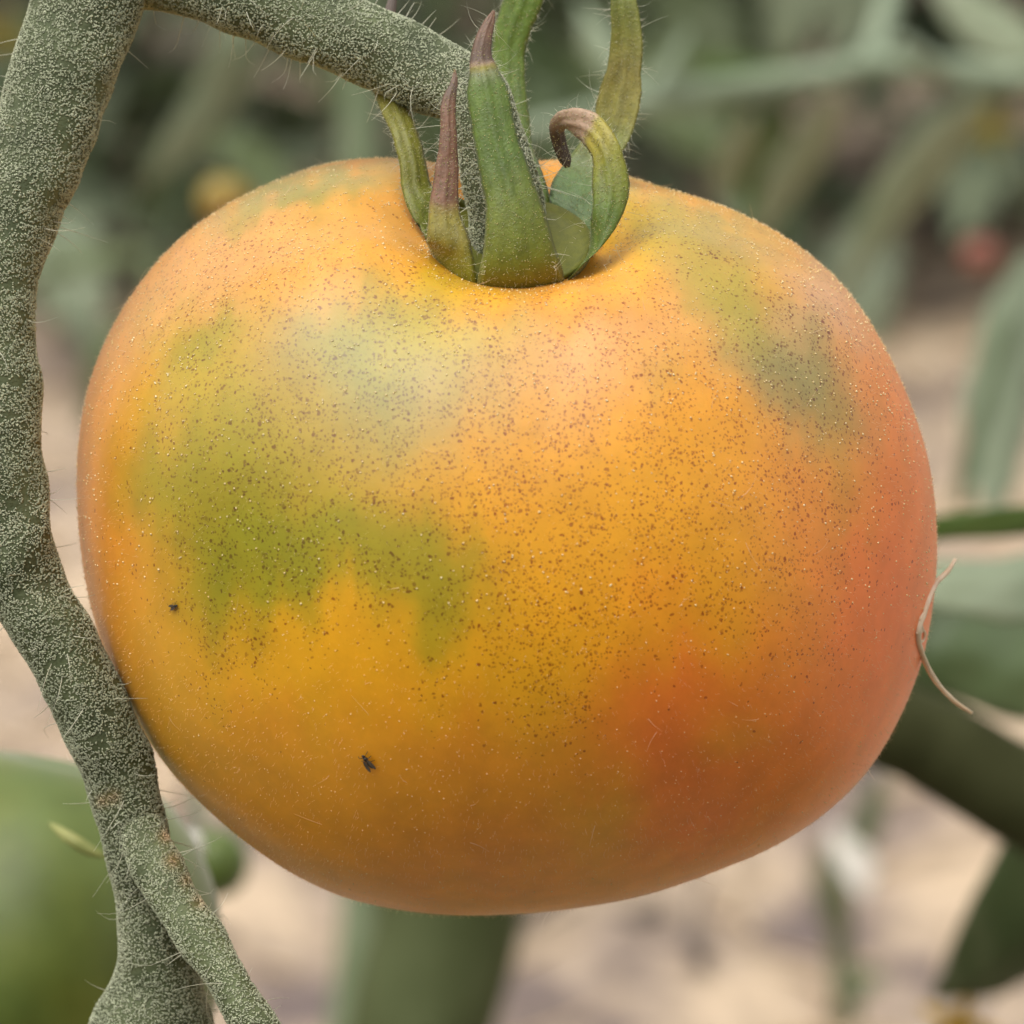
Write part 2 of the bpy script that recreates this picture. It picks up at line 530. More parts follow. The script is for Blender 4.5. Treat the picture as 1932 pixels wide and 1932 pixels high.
L3 = L3 + norm(L3) * (lob * ramp)[:, None]
dent = 0.0042 * np.exp(-(rho / 0.0098) ** 4) + 0.0018 * np.exp(-(rho / 0.018) ** 2)
L3 = L3 - AX * (dent * top)[:, None]
to_world = np.stack([RIGHT, UP, -VIEW])                                 # rows: local axes
FV = cpos + L3 @ to_world
AXW = AX @ to_world


def fbm(P, s, o=0.0):
    return np.array([noise.fractal(Vector((p[0] * s + o, p[1] * s, p[2] * s)), 0.9, 2.0, 3) for p in P])


ppx, ppy, pd = project(FV)
wx = fbm(FV, 130.0, 3.0) * 38 + fbm(FV, 330.0, 9.0) * 16; wy = fbm(FV, 130.0, 31.0) * 38 + fbm(FV, 330.0, 17.0) * 16
front = np.clip((lz / RD + 0.45) / 0.5, 0, 1); front = front * front * (3 - 2 * front)
strk = np.array([noise.noise(Vector((a * 0.021, 2.7, b * 0.0022))) for a, b in zip(ppx, ppy)]) * 46 + np.array([noise.noise(Vector((a * 0.055, 8.7, b * 0.004))) for a, b in zip(ppx, ppy)]) * 26
bx, by = ppx + wx * 0.7, ppy + wy + strk * front

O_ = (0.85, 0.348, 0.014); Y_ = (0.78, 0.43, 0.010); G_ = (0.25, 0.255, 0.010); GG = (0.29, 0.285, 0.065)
R_ = (0.95, 0.20, 0.030); SHEEN_ = (0.70, 0.36, 0.16); A_ = (0.83, 0.30, 0.018); YG = (0.45, 0.34, 0.020)
BLOBS = [  # x, y, rx, ry, turn, colour, weight
    (950, 1500, 900, 330, 0, (0.88, 0.36, 0.010), 0.45),
    (330, 1250, 260, 260, 0, Y_, 0.55), (1180, 1020, 330, 260, 0, Y_, 0.25),
    (1690, 720, 160, 400, -20, (0.86, 0.27, 0.045), 0.9), (170, 900, 90, 460, 0, (0.84, 0.28, 0.03), 0.85),
    (400, 540, 230, 100, 35, SHEEN_, 0.75), (1150, 640, 190, 100, 0, SHEEN_, 0.6), (1560, 580, 100, 160, -40, SHEEN_, 0.9), (880, 700, 250, 120, 0, SHEEN_, 0.3),  # pale pinkish sheen of shoulders and centre, painted into the skin colour
    (660, 450, 190, 75, 10, (0.70, 0.38, 0.10), 0.6), (640, 560, 180, 60, 0, A_, 0.35),
    (830, 545, 120, 50, 20, (0.66, 0.40, 0.012), 0.85), (1010, 575, 170, 28, 0, (0.66, 0.26, 0.01), 0.55), (1190, 450, 90, 80, 0, Y_, 0.7),
    (430, 860, 185, 150, 0, G_, 0.85), (375, 700, 100, 130, 20, YG, 0.65), (390, 630, 80, 50, 30, G_, 0.55),
    (310, 930, 70, 70, 0, G_, 0.45), (480, 1040, 150, 90, -12, G_, 0.85), (640, 1050, 190, 85, 0, G_, 0.80), (820, 1090, 120, 90, 0, G_, 0.72),
    (420, 1130, 75, 90, 0, G_, 0.6), (830, 1175, 55, 55, 0, G_, 0.55), (620, 880, 190, 150, 0, YG, 0.50), (560, 980, 200, 80, 0, G_, 0.4),
    (690, 670, 200, 110, -5, (0.22, 0.24, 0.035), 0.88), (830, 640, 150, 60, 0, YG, 0.7), (720, 800, 110, 90, 0, GG, 0.45), (900, 760, 120, 90, 20, GG, 0.30),  # grey-green centre patches, partly the sheen put into the colour
    (1425, 625, 240, 80, -47, (0.29, 0.27, 0.10), 0.85), (1525, 745, 95, 70, -60, (0.29, 0.265, 0.095), 0.7), (1370, 560, 90, 60, -40, YG, 0.6), (1600, 940, 50, 150, 10, YG, 0.45),
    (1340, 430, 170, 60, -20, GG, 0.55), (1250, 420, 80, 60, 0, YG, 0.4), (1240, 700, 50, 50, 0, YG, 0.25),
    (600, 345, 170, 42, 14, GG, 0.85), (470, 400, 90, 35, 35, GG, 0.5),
    (1270, 1370, 145, 125, 0, R_, 0.75), (1240, 1390, 70, 60, 0, R_, 0.3), (1690, 1180, 150, 230, 0, (0.95, 0.20, 0.055), 0.9),
    (1520, 1340, 290, 140, 15, R_, 0.58), (1480, 1490, 300, 120, 20, R_, 0.48), (1240, 1510, 160, 60, 0, R_, 0.40), (1750, 920, 75, 300, 0, (0.92, 0.22, 0.06), 0.7),
    (920, 1400, 140, 90, 0, R_, 0.22), (1230, 1120, 70, 70, 0, R_, 0.20), (500, 1380, 80, 60, 0, R_, 0.14), (940, 1600, 200, 60, 0, R_, 0.18),
    (1390, 1400, 70, 50, 0, Y_, 0.3), (1120, 1560, 80, 80, 0, Y_, 0.5), (1000, 1300, 120, 120, 0, Y_, 0.35), (700, 1250, 300, 120, 0, Y_, 0.35),
]
cols = np.tile(np.array(O_), (len(FV), 1))
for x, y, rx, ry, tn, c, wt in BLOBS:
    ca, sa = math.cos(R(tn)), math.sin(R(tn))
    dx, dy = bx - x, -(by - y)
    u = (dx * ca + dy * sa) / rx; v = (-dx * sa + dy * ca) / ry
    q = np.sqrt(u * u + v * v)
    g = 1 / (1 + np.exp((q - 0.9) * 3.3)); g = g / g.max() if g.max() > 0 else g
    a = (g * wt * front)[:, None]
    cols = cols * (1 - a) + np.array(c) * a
# the far side ripens in patches of its own
bn = fbm(FV, 45.0, 55.0); bk = np.clip(bn * 1.3 + 0.1, 0, 1)[:, None] * (1 - front)[:, None]
cols = cols * (1 - 0.7 * bk) + np.array(R_) * 0.7 * bk

sd = np.zeros(len(FV))
for x, y, rx, ry, wt in [(880, 800, 520, 300, 0.9), (1080, 1060, 300, 210, 0.9), (620, 980, 330, 200, 0.8), (1500, 760, 220, 260, 0.65), (500, 560, 260, 150, 0.55),
                         (1060, 1240, 120, 150, 0.65), (1380, 1000, 300, 230, 0.6), (1250, 480, 200, 120, 0.4), (430, 1180, 90, 150, 0.5), (820, 1230, 30, 110, 0.6), (1090, 1330, 30, 90, 0.7),
                         (400, 800, 130, 300, 0.5), (1000, 600, 200, 60, 0.6), (1500, 1120, 130, 150, 0.45), (1100, 700, 300, 120, 0.5)]:
    q = np.hypot((bx - x) / rx, (by - y) / ry)
    sd = np.maximum(sd, wt / (1 + np.exp((q - 0.9) * 6)))
sd *= np.clip(0.75 + 0.9 * fbm(FV, 420.0, 70.0), 0.25, 1.25)
sd = sd * front + 0.12 * (1 - front)

tom = empty('ripening_tomato', cpos)
WORLD['ripening_tomato'] = cpos
tag(tom, 'large orange ripening tomato with green patches and brown specks, in sharp focus', 'tomato')
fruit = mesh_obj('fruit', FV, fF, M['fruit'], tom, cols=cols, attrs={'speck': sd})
BV = bvhtree.BVHTree.FromPolygons([Vector(v) for v in FV], fF)


def on_fruit(px, py):
    p = at(px, py, 0); d = Vector(p - CAM).normalized()
    loc, nn, _, _ = BV.ray_cast(Vector(CAM), d)
    return np.array(loc), np.array(nn)


# tiny golden glands and short fuzz all over the skin
P, Nn = sample_surface(FV, fF, 17000)
gx_, gy_, _ = project(P)
keep = rng.random(len(P)) < np.clip(1.05 - (gy_ - 500) / 2600.0, 0.35, 1.0) * np.clip(1 - 0.8 * ((gy_ - 800) > 0) * rng.random(len(P)), 0.1, 1)
P, Nn = P[keep], Nn[keep]
n = len(P)
r = rng.uniform(0.00004, 0.00010, n) * np.where(rng.random(n) < 0.12, 1.3, 1.0)
r = r * np.where(gy_[keep] > 1150, 0.6, 1.0)
V, F = grains(P + Nn * 0.00004, Nn, r * rng.uniform(1, 1.5, n), r, r)
tag(mesh_obj('gland', V, F, M['gland'], fruit), kind='stuff')
P, Nn = sample_surface(FV, fF, 26000)
n = len(P)
dr = norm(Nn + rand_tangent(Nn) * rng.uniform(0.2, 0.9, n)[:, None] - np.array([0, 0, 0.3]))
V, F = hairs(P, dr, rng.uniform(0.00018, 0.00045, n), np.full(n, 0.0000085), 0.3, 2)
tag(mesh_obj('fuzz', V, F, M['fuzz'], fruit), kind='stuff')
P, Nn = sample_surface(FV, fF, 150)
n = len(P)
dr = norm(Nn * 0.35 + rand_tangent(Nn))
V, F = hairs(P, dr, rng.uniform(0.001, 0.0026, n), np.full(n, 0.00002), 0.35, 4)
tag(mesh_obj('long_hair', V, F, M['fuzz'], fruit), kind='stuff')

# ---- sepals
SG = np.array([0.095, 0.150, 0.020]); SY = np.array([0.27, 0.23, 0.035]); SO = np.array([0.165, 0.170, 0.014])
SL = np.array([0.19, 0.215, 0.085]); BR = np.array([0.21, 0.105, 0.060]); BD = np.array([0.12, 0.075, 0.05]); BP = np.array([0.46, 0.31, 0.21])
BK = np.array([0.055, 0.035, 0.02]); GL = np.array([0.13, 0.20, 0.07])


def sepal(pts, colours, bulge=0.22, thick=0.00035, hair_n=70, label=None, hairlen=(0.0006, 0.0018), sector=(0, 60), flip=False):
    """pts: (px, py, d cm, half width px, twist deg)"""
    q = np.array(pts, float)
    n = 60
    S = catmull(q, n)
    for i in range(n):                        # rest on the skin, never under it
        for off in (-0.8, 0, 0.8):
            d_ = Vector(at(S[i, 0] + off * S[i, 3], S[i, 1], 0) - CAM).normalized()
            hit = BV.ray_cast(Vector(CAM), d_)[0]
            if hit is not None:
                S[i, 2] = min(S[i, 2], depth_of(np.array(hit)) - 0.035)
    sm = np.convolve(np.pad(S[:, 2], 4, mode='edge'), np.ones(9) / 9, 'valid')
    S[:, 2] = np.minimum(S[:, 2], sm)
    Pw = np.array([at(a, b, c) for a, b, c in S[:, :3]])
    hw = np.clip(S[:, 3], 1.2, None) * PXM * (1 + S[:, 2] * CM / D)
    tg = norm(np.gradient(Pw, axis=0))
    wd = norm(np.cross(tg, np.tile(-VIEW, (n, 1))))
    nr = np.cross(wd, tg)
    tw = np.radians(S[:, 4])[:, None]
    wd2 = wd * np.cos(tw) + nr * np.sin(tw); nr2 = norm(np.cross(wd2, tg))
    m = 13
    us = np.linspace(-1, 1, m)
    V = np.zeros((n, 2 * m - 2, 3)); 
    for i in range(n):
        edge = 1 + 0.10 * noise.noise(Vector((q[0, 0], q[-1, 1], i * 0.21))) + 0.05 * noise.noise(Vector((q[0, 1], q[-1, 0], i * 0.7)))
        row = []
        for u in us:                          # outer face, domed with a faint midrib
            rise = bulge * hw[i] * (1 - u * u) + hw[i] * 0.08 * math.exp(-(u / 0.13) ** 2) + hw[i] * 0.03 * math.cos(u * 10 + 0.4 * math.sin(i * 0.3))
            jit = noise.noise(Vector(Pw[i] * 900 + wd2[i] * u * 2)) * 0.00006
            row.append(Pw[i] + wd2[i] * u * hw[i] * edge + nr2[i] * (rise + jit))
        for u in us[::-1][1:-1]:              # inner face
            rise = bulge * hw[i] * (1 - u * u) - thick * (1 - u * u) ** 0.5 * min(1, hw[i] / 0.0012)
            row.append(Pw[i] + wd2[i] * u * hw[i] * edge + nr2[i] * rise)
        V[i] = row
    # the foot of the sepal lies on the cup and flows from it into the free blade
    ax_ = np.concatenate([us, us[::-1][1:-1]])
    best = None
    for swap in (1, -1):
        mid = [cup_point(sector[0] + (sector[1] - sector[0]) * (0.5 + 0.5 * swap * u), 0.7) for u in us]
        e_ = sum(np.linalg.norm(V[5, q_] - mid[q_]) for q_ in range(m))
        if best is None or e_ < best[0]: best = (e_, swap)
    for i in range(n):
        t = i / (n - 1)
        x_ = min(1.0, max(0.0, (t - 0.05) / 0.27)); w_ = 1 - x_ * x_ * (3 - 2 * x_)
        if w_ <= 0: break
        for q_, u in enumerate(ax_):
            inner = q_ >= m
            c_ = cup_point(sector[0] + (sector[1] - sector[0]) * (0.5 + 0.5 * best[1] * u), 0.0 + t / 0.10 * 0.75, -thick * (1 - u * u) ** 0.5 if inner else 0.0)
            V[i, q_] = V[i, q_] * (1 - w_) + c_ * w_
    k = 2 * m - 2
    F = [(i * k + j, i * k + (j + 1) % k, (i + 1) * k + (j + 1) % k, (i + 1) * k + j) for i in range(n - 1) for j in range(k)]
    F.append(tuple(range(k - 1, -1, -1))); F.append(tuple((n - 1) * k + j for j in range(k)))
    V = V.reshape(-1, 3)
    ts = np.repeat(np.linspace(0, 1, n), k)
    ts = ts + np.array([noise.noise(Vector(v * 700)) for v in V]) * 0.028
    ct = [c[0] for c in colours]
    cc = np.stack([np.interp(ts, ct, [c[1][j] for c in colours]) for j in range(3)], 1)
    st = np.array([noise.noise(Vector((v[0] * 2500, v[1] * 500, v[2] * 400))) for v in V])
    st2 = np.array([noise.noise(Vector((v[0] * 5000, v[1] * 900, v[2] * 800))) for v in V])
    cc = cc * (1 + 0.20 * st + 0.12 * st2)[:, None]
    o = mesh_obj('sepal', V, F, M['sepal'], tom, cols=cc)
    if label: o['label'] = label
    P, Nn = sample_surface(V, F[:-2], 1100)
    r = rng.uniform(0.000025, 0.00006, len(P))
    V2, F2 = grains(P + Nn * 0.00003, Nn, r * 1.3, r, r)
    tag(mesh_obj('gland', V2, F2, M['sepal_gland'], o), kind='stuff')
    hair_n = int(hair_n * 2.6); idx = rng.integers(8, n - 3, hair_n); sg = np.where(rng.random(hair_n) < 0.5, -1.0, 1.0)
    P = Pw[idx] + wd2[idx] * (sg * hw[idx])[:, None]
    dr = norm(wd2[idx] * sg[:, None] + tg[idx] * rng.normal(0.1, 0.5, hair_n)[:, None] + rng.normal(size=(hair_n, 3)) * 0.4)
    L = np.where(rng.random(hair_n) < 0.25, rng.uniform(*hairlen, hair_n) * np.where(rng.random(hair_n) < 0.2, 1.6, 1), rng.uniform(0.0002, 0.0005, hair_n))
    V3, F3 = hairs(P, dr, L, np.full(hair_n, 0.000019), 0.7, 5)
    P, Nn = sample_surface(V, F[:-2], 900)
    V4, F4 = hairs(P, norm(Nn + rand_tangent(Nn) * 0.7), rng.uniform(0.00015, 0.0004, 900), np.full(900, 0.000012), 0.3, 4)
    tag(mesh_obj('hair', np.vstack([V3, V4]), np.vstack([F3, F4 + len(V3)]), M['hair'], o), kind='stuff')
    return o


# the shallow cup that all sepals grow from: profile (radius, height) about the fruit's axis
CUP0, _ = on_fruit(965, 482)
CF = norm(-VIEW - AXW * (-VIEW @ AXW)); CS = norm(RIGHT - AXW * (RIGHT @ AXW) - CF * (RIGHT @ CF))
CUP_A = np.array([-0.6, 0.0, 0.25, 0.5, 0.75, 1.0, 1.4, 2.0])
CUP_R = np.array([0.30, 0.50, 0.575, 0.615, 0.645, 0.665, 0.69, 0.72]) * 1.08 * CM
CUP_H = np.array([-0.06, -0.03, -0.005, 0.045, 0.11, 0.18, 0.30, 0.48]) * CM


def cup_point(psi_deg, a, grow=0.0):
    r = np.interp(a, CUP_A, CUP_R) + grow; h_ = np.interp(a, CUP_A, CUP_H)
    t = R(psi_deg)
    return CUP0 + AXW * h_ + CF * r * math.cos(t) + CS * r * math.sin(t)


V = []; F = []
AA = np.linspace(-0.6, 0.9, 14)
for i, a in enumerate(AA):
    for j in range(64): V.append(cup_point(j * 360 / 64, a, -0.00012 - 0.0002 * max(0, a)))
for i in range(13):
    for j in range(64):
        F.append((i * 64 + j, i * 64 + (j + 1) % 64, (i + 1) * 64 + (j + 1) % 64, (i + 1) * 64 + j))
V += [cup_point(j * 360 / 64, 0.72, -0.0011) for j in range(64)] + [CUP0 + AXW * 0.0014]
for j in range(64):
    F.append((13 * 64 + j, 13 * 64 + (j + 1) % 64, 14 * 64 + (j + 1) % 64, 14 * 64 + j)); F.append((14 * 64 + j, 14 * 64 + (j + 1) % 64, 15 * 64))
mesh_obj('calyx_base', V, F, M['sepal'], tom, cols=np.tile(SO * 0.9, (len(V), 1)))
sepal([(966, 405, -1.25, 34, 0), (967, 340, -0.9, 36, 0), (968, 270, -0.65, 36, 0), (958, 142, -0.5, 32, 10), (964, 66, -0.5, 35, 15), (988, 0, -0.55, 36, 10), (1012, -60, -0.6, 26, 0), (1030, -110, -0.6, 4, 0)],
      [(0, SG), (0.5, SG * 1.2), (1, SG * 1.3)], sector=(150, 210), label='green sepal rising behind the bent stalk')
sepal([(1056, 452, -1.35, 44, 0), (1066, 420, -1.15, 50, 5), (1080, 370, -1.0, 50, 15), (1112, 314, -0.95, 46, 25), (1152, 245, -0.95, 44, 25), (1166, 195, -0.95, 43, 20), (1177, 132, -0.95, 35, 15), (1182, 75, -0.95, 30, 10),
       (1176, 0, -0.95, 24, 0), (1165, -60, -0.9, 14, 0), (1160, -90, -0.9, 3, 0)],
      [(0, GL * 0.8), (0.25, GL), (0.45, SY * 0.75 + GL * 0.2), (0.6, SY * 0.7), (1, SG * 1.3)], bulge=-0.15, hair_n=110, sector=(152, 92), label='tall green sepal standing behind the curled one')
sepal([(846, 452, -1.65, 36, 0), (815, 425, -1.62, 34, -10), (789, 374, -1.55, 32, -20), (779, 308, -1.5, 28, -25), (763, 248, -1.4, 27, -25), (742, 200, -1.2, 27, -20), (722, 150, -0.95, 22, -10), (708, 105, -0.8, 10, 0), (702, 85, -0.75, 2, 0)],
      [(0, SG), (0.3, SO), (0.5, SY * 0.6 + SG * 0.4), (0.8, SY * 0.9), (1, SY)], bulge=0.30, hair_n=110, sector=(-150, -88), label='yellowish sepal leaning left under the bent stalk')
sepal([(1066, 530, -2.1, 44, 0), (1090, 504, -2.25, 39, 0), (1116, 470, -2.32, 35, 0), (1138, 430, -2.3, 34, 0), (1151, 380, -2.25, 34, 5), (1151, 330, -2.2, 34, 10), (1142, 284, -2.15, 31, 25),
       (1120, 250, -2.05, 34, 28), (1094, 234, -1.95, 31, 32), (1066, 230, -1.85, 25, 35), (1052, 244, -1.75, 18, 32), (1056, 272, -1.7, 14, 20), (1066, 300, -1.68, 12, 10), (1071, 316, -1.68, 5, 0)],
      [(0, SO), (0.12, SG), (0.28, SG * 1.1), (0.42, SO * 1.3), (0.505, SY * 1.25), (0.53, SY * 1.4), (0.56, BP), (0.72, BP * 0.9), (0.79, BD * 0.7), (0.83, BK), (1, BK * 0.8)], bulge=0.24, hair_n=60, sector=(92, 40), flip=True, label='curled sepal with a dry brown hooked tip')
sepal([(878, 530, -2.05, 48, 0), (860, 500, -2.22, 45, 0), (847, 462, -2.32, 41, 0), (838, 400, -2.3, 30, 0), (842, 331, -2.27, 23, 0), (846, 265, -2.25, 17, 0), (846, 198, -2.2, 14, 0), (857, 155, -2.15, 7, 0), (858, 131, -2.1, 1.5, 0)],
      [(0, SO), (0.12, SO * 1.1 + SG * 0.25), (0.24, SY * 0.8), (0.36, SY * 0.95), (0.385, SY * 0.7 + BR * 0.3), (0.41, BR), (0.72, BR * 0.9), (0.84, BD * 0.9), (1, BR)], bulge=0.28, hair_n=60, sector=(-88, -24), label='narrow front sepal dried reddish brown at its tip')
sepal([(980, 556, -2.3, 68, 0), (981, 530, -2.42, 68, 0), (979, 490, -2.5, 62, 0), (970, 397, -2.5, 52, 0), (953, 330, -2.46, 47, 0), (936, 265, -2.42, 43, 0), (918, 165, -2.35, 36, 0), (912, 132, -2.32, 27, 0),
       (908, 108, -2.3, 21, 0), (912, 75, -2.27, 16, 0), (922, 45, -2.22, 11, 0), (932, 20, -2.2, 3, 0)],
      [(0, SO * 0.8), (0.1, SO), (0.22, SO * 0.7 + SG * 0.4), (0.4, SG * 0.95), (0.54, SG * 1.15), (0.62, SL * 0.85), (0.655, SY), (0.68, BP * 0.75), (0.71, BD), (1, BR * 0.9)], bulge=0.26, hair_n=70, sector=(-24, 40), label='broad green front sepal with a shrivelled brown tip')

# ------------------------------------------------------------------ fruit stalk
truss = empty('fruit_stalk', at(20, 900, -1.3))
WORLD['fruit_stalk'] = np.array(truss.location)
tag(truss, 'grainy grey-green hairy stalk bending over and carrying the orange tomato', 'stalk')


def stalk(name, pts, n, sides, density, long_hairs, tint=1.0, grain_tint=1.0, marks=(), gs=0.64):
    """pts: px, py, d cm, radius px"""
    S = catmull(np.array(pts, float), n)
    P = np.array([at(a, b, c) for a, b, c in S[:, :3]])
    rad = S[:, 3] * PXM * (1 + S[:, 2] * CM / D)
    V, F = tube(P, rad, sides, 0.00045, 260.0)
    base = np.ones((len(V), 3)) * tint
    base *= (1 + 0.35 * np.array([noise.noise(Vector(v * 320)) for v in V]))[:, None]
    x, y, _ = project(V)
    for mx, my, mr, mc, ms in marks:
        g = np.exp(-((x - mx) ** 2 + (y - my) ** 2) / mr ** 2)[:, None] * ms
        base = base * (1 - g) + np.array(mc) * g
    o = mesh_obj(name, V, F, M['stalk'], truss, cols=base)
    area = 2 * np.pi * rad.mean() * np.linalg.norm(np.diff(P, axis=0), axis=1).sum()
    cnt = int(area * 1e6 * density)
    gp, gn = sample_surface(V, F[:-2], cnt)
    # thinner in scattered bare pits, as the stalk shows
    bare = np.array([noise.noise(Vector(p * 700)) for p in gp])
    kp = (bare > -0.42) | (rng.random(cnt) < 0.12)
    gp, gn = gp[kp], gn[kp]; cnt = len(gp)
    la = rng.uniform(0.00011, 0.00030, cnt) * gs; lb = rng.uniform(0.00008, 0.00013, cnt) * gs
    lh = rng.uniform(0.00008, 0.00016, cnt) * gs
    V2, F2 = grains(gp + gn * 0.00005, gn, la, lb, lh, tilt=0.6)
    gc = np.repeat(rng.uniform(0.75, 1.25, cnt), 6)[:, None] * np.array([[1.0, 1.0, 1.0]]) * grain_tint
    gxx, gyy, _ = project(V2)
    for mx, my, mr, mc, ms in marks:
        g = np.exp(-((gxx - mx) ** 2 + (gyy - my) ** 2) / mr ** 2)[:, None] * ms
        gc = gc * (1 - g) + gc * np.array([1.3, 0.6, 0.35]) * g
    tag(mesh_obj('trichome', V2, F2, M['grain'], o, cols=gc), kind='stuff')
    hp, hn = sample_surface(V, F[:-2], long_hairs)
    hd = norm(hn + rng.normal(size=hn.shape) * 0.25 - np.array([0, 0, 0.25]))
    L = rng.uniform(0.0012, 0.0045, long_hairs)
    V3, F3 = hairs(hp, hd, L, np.full(long_hairs, 0.000046), 0.3, 6, hook=0.4)
    tag(mesh_obj('hair', V3, F3, M['hair'], o), kind='stuff')
    return o


stalk('main_stalk', [(300, -330, -1.0, 100), (235, -180, -1.0, 100), (185, -40, -1.05, 100), (135, 90, -1.1, 98), (62, 300, -1.2, 95), (-12, 500, -1.3, 88), (-22, 620, -1.35, 86), (-14, 750, -1.4, 88), (-4, 900, -1.45, 90), (10, 1010, -1.45, 86),
                     (48, 1110, -1.4, 76), (126, 1240, -1.35, 70), (190, 1370, -1.2, 70), (235, 1490, -1.05, 66), (258, 1590, -0.95, 60), (275, 1680, -0.8, 60), (292, 1780, -0.7, 70), (298, 1850, -0.6, 84), (290, 1930, -0.5, 110), (268, 2030, -0.4, 122), (235, 2200, -0.2, 105), (190, 2500, 0.2, 98), (150, 2900, 0.8, 98)],
      185, 40, 33, 240, marks=[(214, 1503, 15, (2.8, 1.2, 0.7), 0.4), (192, 1512, 13, (2.8, 1.2, 0.7), 0.35), (300, 1610, 16, (2.8, 1.2, 0.7), 0.4)])
stalk('pedicel', [(150, -70, -0.95, 84), (300, -62, -0.95, 82), (450, -18, -1.0, 80), (600, 45, -1.1, 77), (735, 100, -1.2, 72), (835, 150, -1.35, 70), (900, 192, -1.5, 66), (928, 265, -1.6, 62), (944, 340, -1.65, 68), (954, 410, -1.65, 74), (962, 500, -1.65, 78)],
      90, 36, 33, 200)
stalk('front_stalk', [(228, 1420, -0.8, 40), (262, 1560, -1.1, 45), (318, 1670, -1.35, 44), (382, 1772, -1.6, 43), (440, 1865, -1.75, 42), (490, 1960, -1.85, 44), (540, 2060, -1.9, 44), (600, 2300, -1.9, 42), (640, 2700, -1.6, 40)],
      90, 28, 33.0, 60, tint=1.25, grain_tint=1.1, gs=0.6, marks=[(312, 1578, 14, (2.6, 1.1, 0.6), 0.5), (326, 1622, 16, (2.6, 1.1, 0.6), 0.5), (352, 1660, 15, (2.6, 1.1, 0.6), 0.35), (376, 1700, 16, (2.6, 1.1, 0.6), 0.3)])
# small dried bract behind the bend
S = catmull(np.array([(728, 60, -0.6), (735, 25, -0.6), (742, -10, -0.6), (748, -50, -0.6)]), 14)
V, F = tube(np.array([at(*q) for q in S]), np.linspace(0.0006, 0.0003, 14), 8, 0.0001, 900)
mesh_obj('bract', V, F, M['debris'], truss)


# ------------------------------------------------------------------ small things on the tomato
def join(parts):
    V, F = [], []
    for v, f in parts:
        o = len(V); V.extend(list(v)); F.extend([tuple(int(i) + o for i in q) for q in f])
    return np.array(V), F


def gnat(px, py, turn, s, label):
    p, nn = on_fruit(px, py)
    u = UP - nn * (UP @ nn); u = norm(u); r_ = np.cross(u, nn)
    a = u * math.cos(R(turn)) + r_ * math.sin(R(turn)); b = np.cross(nn, a)
    c = p + nn * 0.00022 * s
    root = empty('gnat', p); WORLD[root.name] = p
    tag(root, label, 'insect', 'gnats on the orange tomato')
    ax = (a, b, nn); mm = 0.001 * s
    mesh_obj('abdomen', *join([ellipsoid(c - a * 0.42 * mm, ax, (0.45 * mm, 0.17 * mm, 0.15 * mm))]), M['insect'], root)
    mesh_obj('thorax', *join([ellipsoid(c + a * 0.10 * mm, ax, (0.24 * mm, 0.19 * mm, 0.19 * mm))]), M['insect'], root)
    mesh_obj('head', *join([ellipsoid(c + a * 0.42 * mm, ax, (0.14 * mm, 0.14 * mm, 0.12 * mm))]), M['insect'], root)
    for sd_ in (-1, 1):
        pts = []
        for t in np.linspace(0, 2 * math.pi, 14, endpoint=False):
            pts.append(c + nn * (0.17 + 0.03 * sd_) * mm + a * (-0.45 + 0.55 * math.cos(t)) * mm + b * sd_ * (0.16 + 0.17 * math.sin(t) + 0.12 * (0.5 - 0.5 * math.cos(t))) * mm)
        V = np.array(pts + [q + nn * 0.00001 for q in pts])
        F = [tuple(range(14)), tuple(range(27, 13, -1))] + [(i, 14 + i, 14 + (i + 1) % 14, (i + 1) % 14) for i in range(14)]
        mesh_obj('wing', V, F, M['wing'], root, smooth=False)
        for k in (-1, 0, 1):
            st = c + a * (0.12 + 0.1 * k) * mm; kn = st + b * sd_ * 0.3 * mm + a * 0.22 * k * mm + nn * 0.12 * mm
            ft = p + nn * 0.00003 + b * sd_ * 0.55 * mm + a * (0.1 + 0.48 * k) * mm
            V, F = tube(catmull([st, kn, ft], 7), np.linspace(0.035, 0.02, 7) * mm, 5)
            mesh_obj('leg', V, F, M['insect'], root)


gnat(693, 1432, -28, 1.0, 'tiny dark winged gnat sitting low on the orange skin, the larger of two')
gnat(332, 1143, 75, 0.62, 'speck-sized dark gnat near the left edge of the orange tomato, smaller of two')

fib = empty('dry_fibre', at(1740, 1180, -0.9)); WORLD['dry_fibre'] = np.array(fib.location)
tag(fib, 'curved pale dry straw fibre caught on the right edge of the orange tomato', 'fibre')
for pts, r0 in [([(1802, 1056, -0.4), (1788, 1078, -0.5), (1766, 1100, -0.65), (1752, 1130, -0.8), (1742, 1160, -0.95), (1733, 1185, -1.0), (1733, 1212, -0.95), (1745, 1248, -0.8), (1768, 1288, -0.6), (1800, 1322, -0.45), (1833, 1345, -0.3)], 3.3),
                ([(1735, 1172, -1.0), (1731, 1198, -1.05), (1738, 1226, -0.95), (1748, 1252, -0.8), (1760, 1276, -0.65)], 2.6),
                ([(1732, 1185, -1.05), (1744, 1192, -1.0), (1741, 1210, -0.95), (1733, 1205, -1.0)], 1.6),
                ([(1745, 1150, -0.9), (1736, 1170, -1.0), (1740, 1190, -1.0), (1729, 1195, -1.0)], 1.7)]:
    S = catmull(np.array(pts, float), 40)
    for i in range(40):
        hit = BV.ray_cast(Vector(CAM), Vector(at(S[i, 0], S[i, 1], 0) - CAM).normalized())[0]
        if hit is not None: S[i, 2] = min(S[i, 2], depth_of(np.array(hit)) - 0.04)
    rr = 1.9 * r0 * PXM * (0.35 + 0.65 * np.sin(np.linspace(0.15, math.pi - 0.1, 40)) ** 0.6)
    V, F = tube(np.array([at(*q) for q in S]), rr, 7, 0.00005, 1500)
    mesh_obj('strand', V, F, M['fibre'], fib)


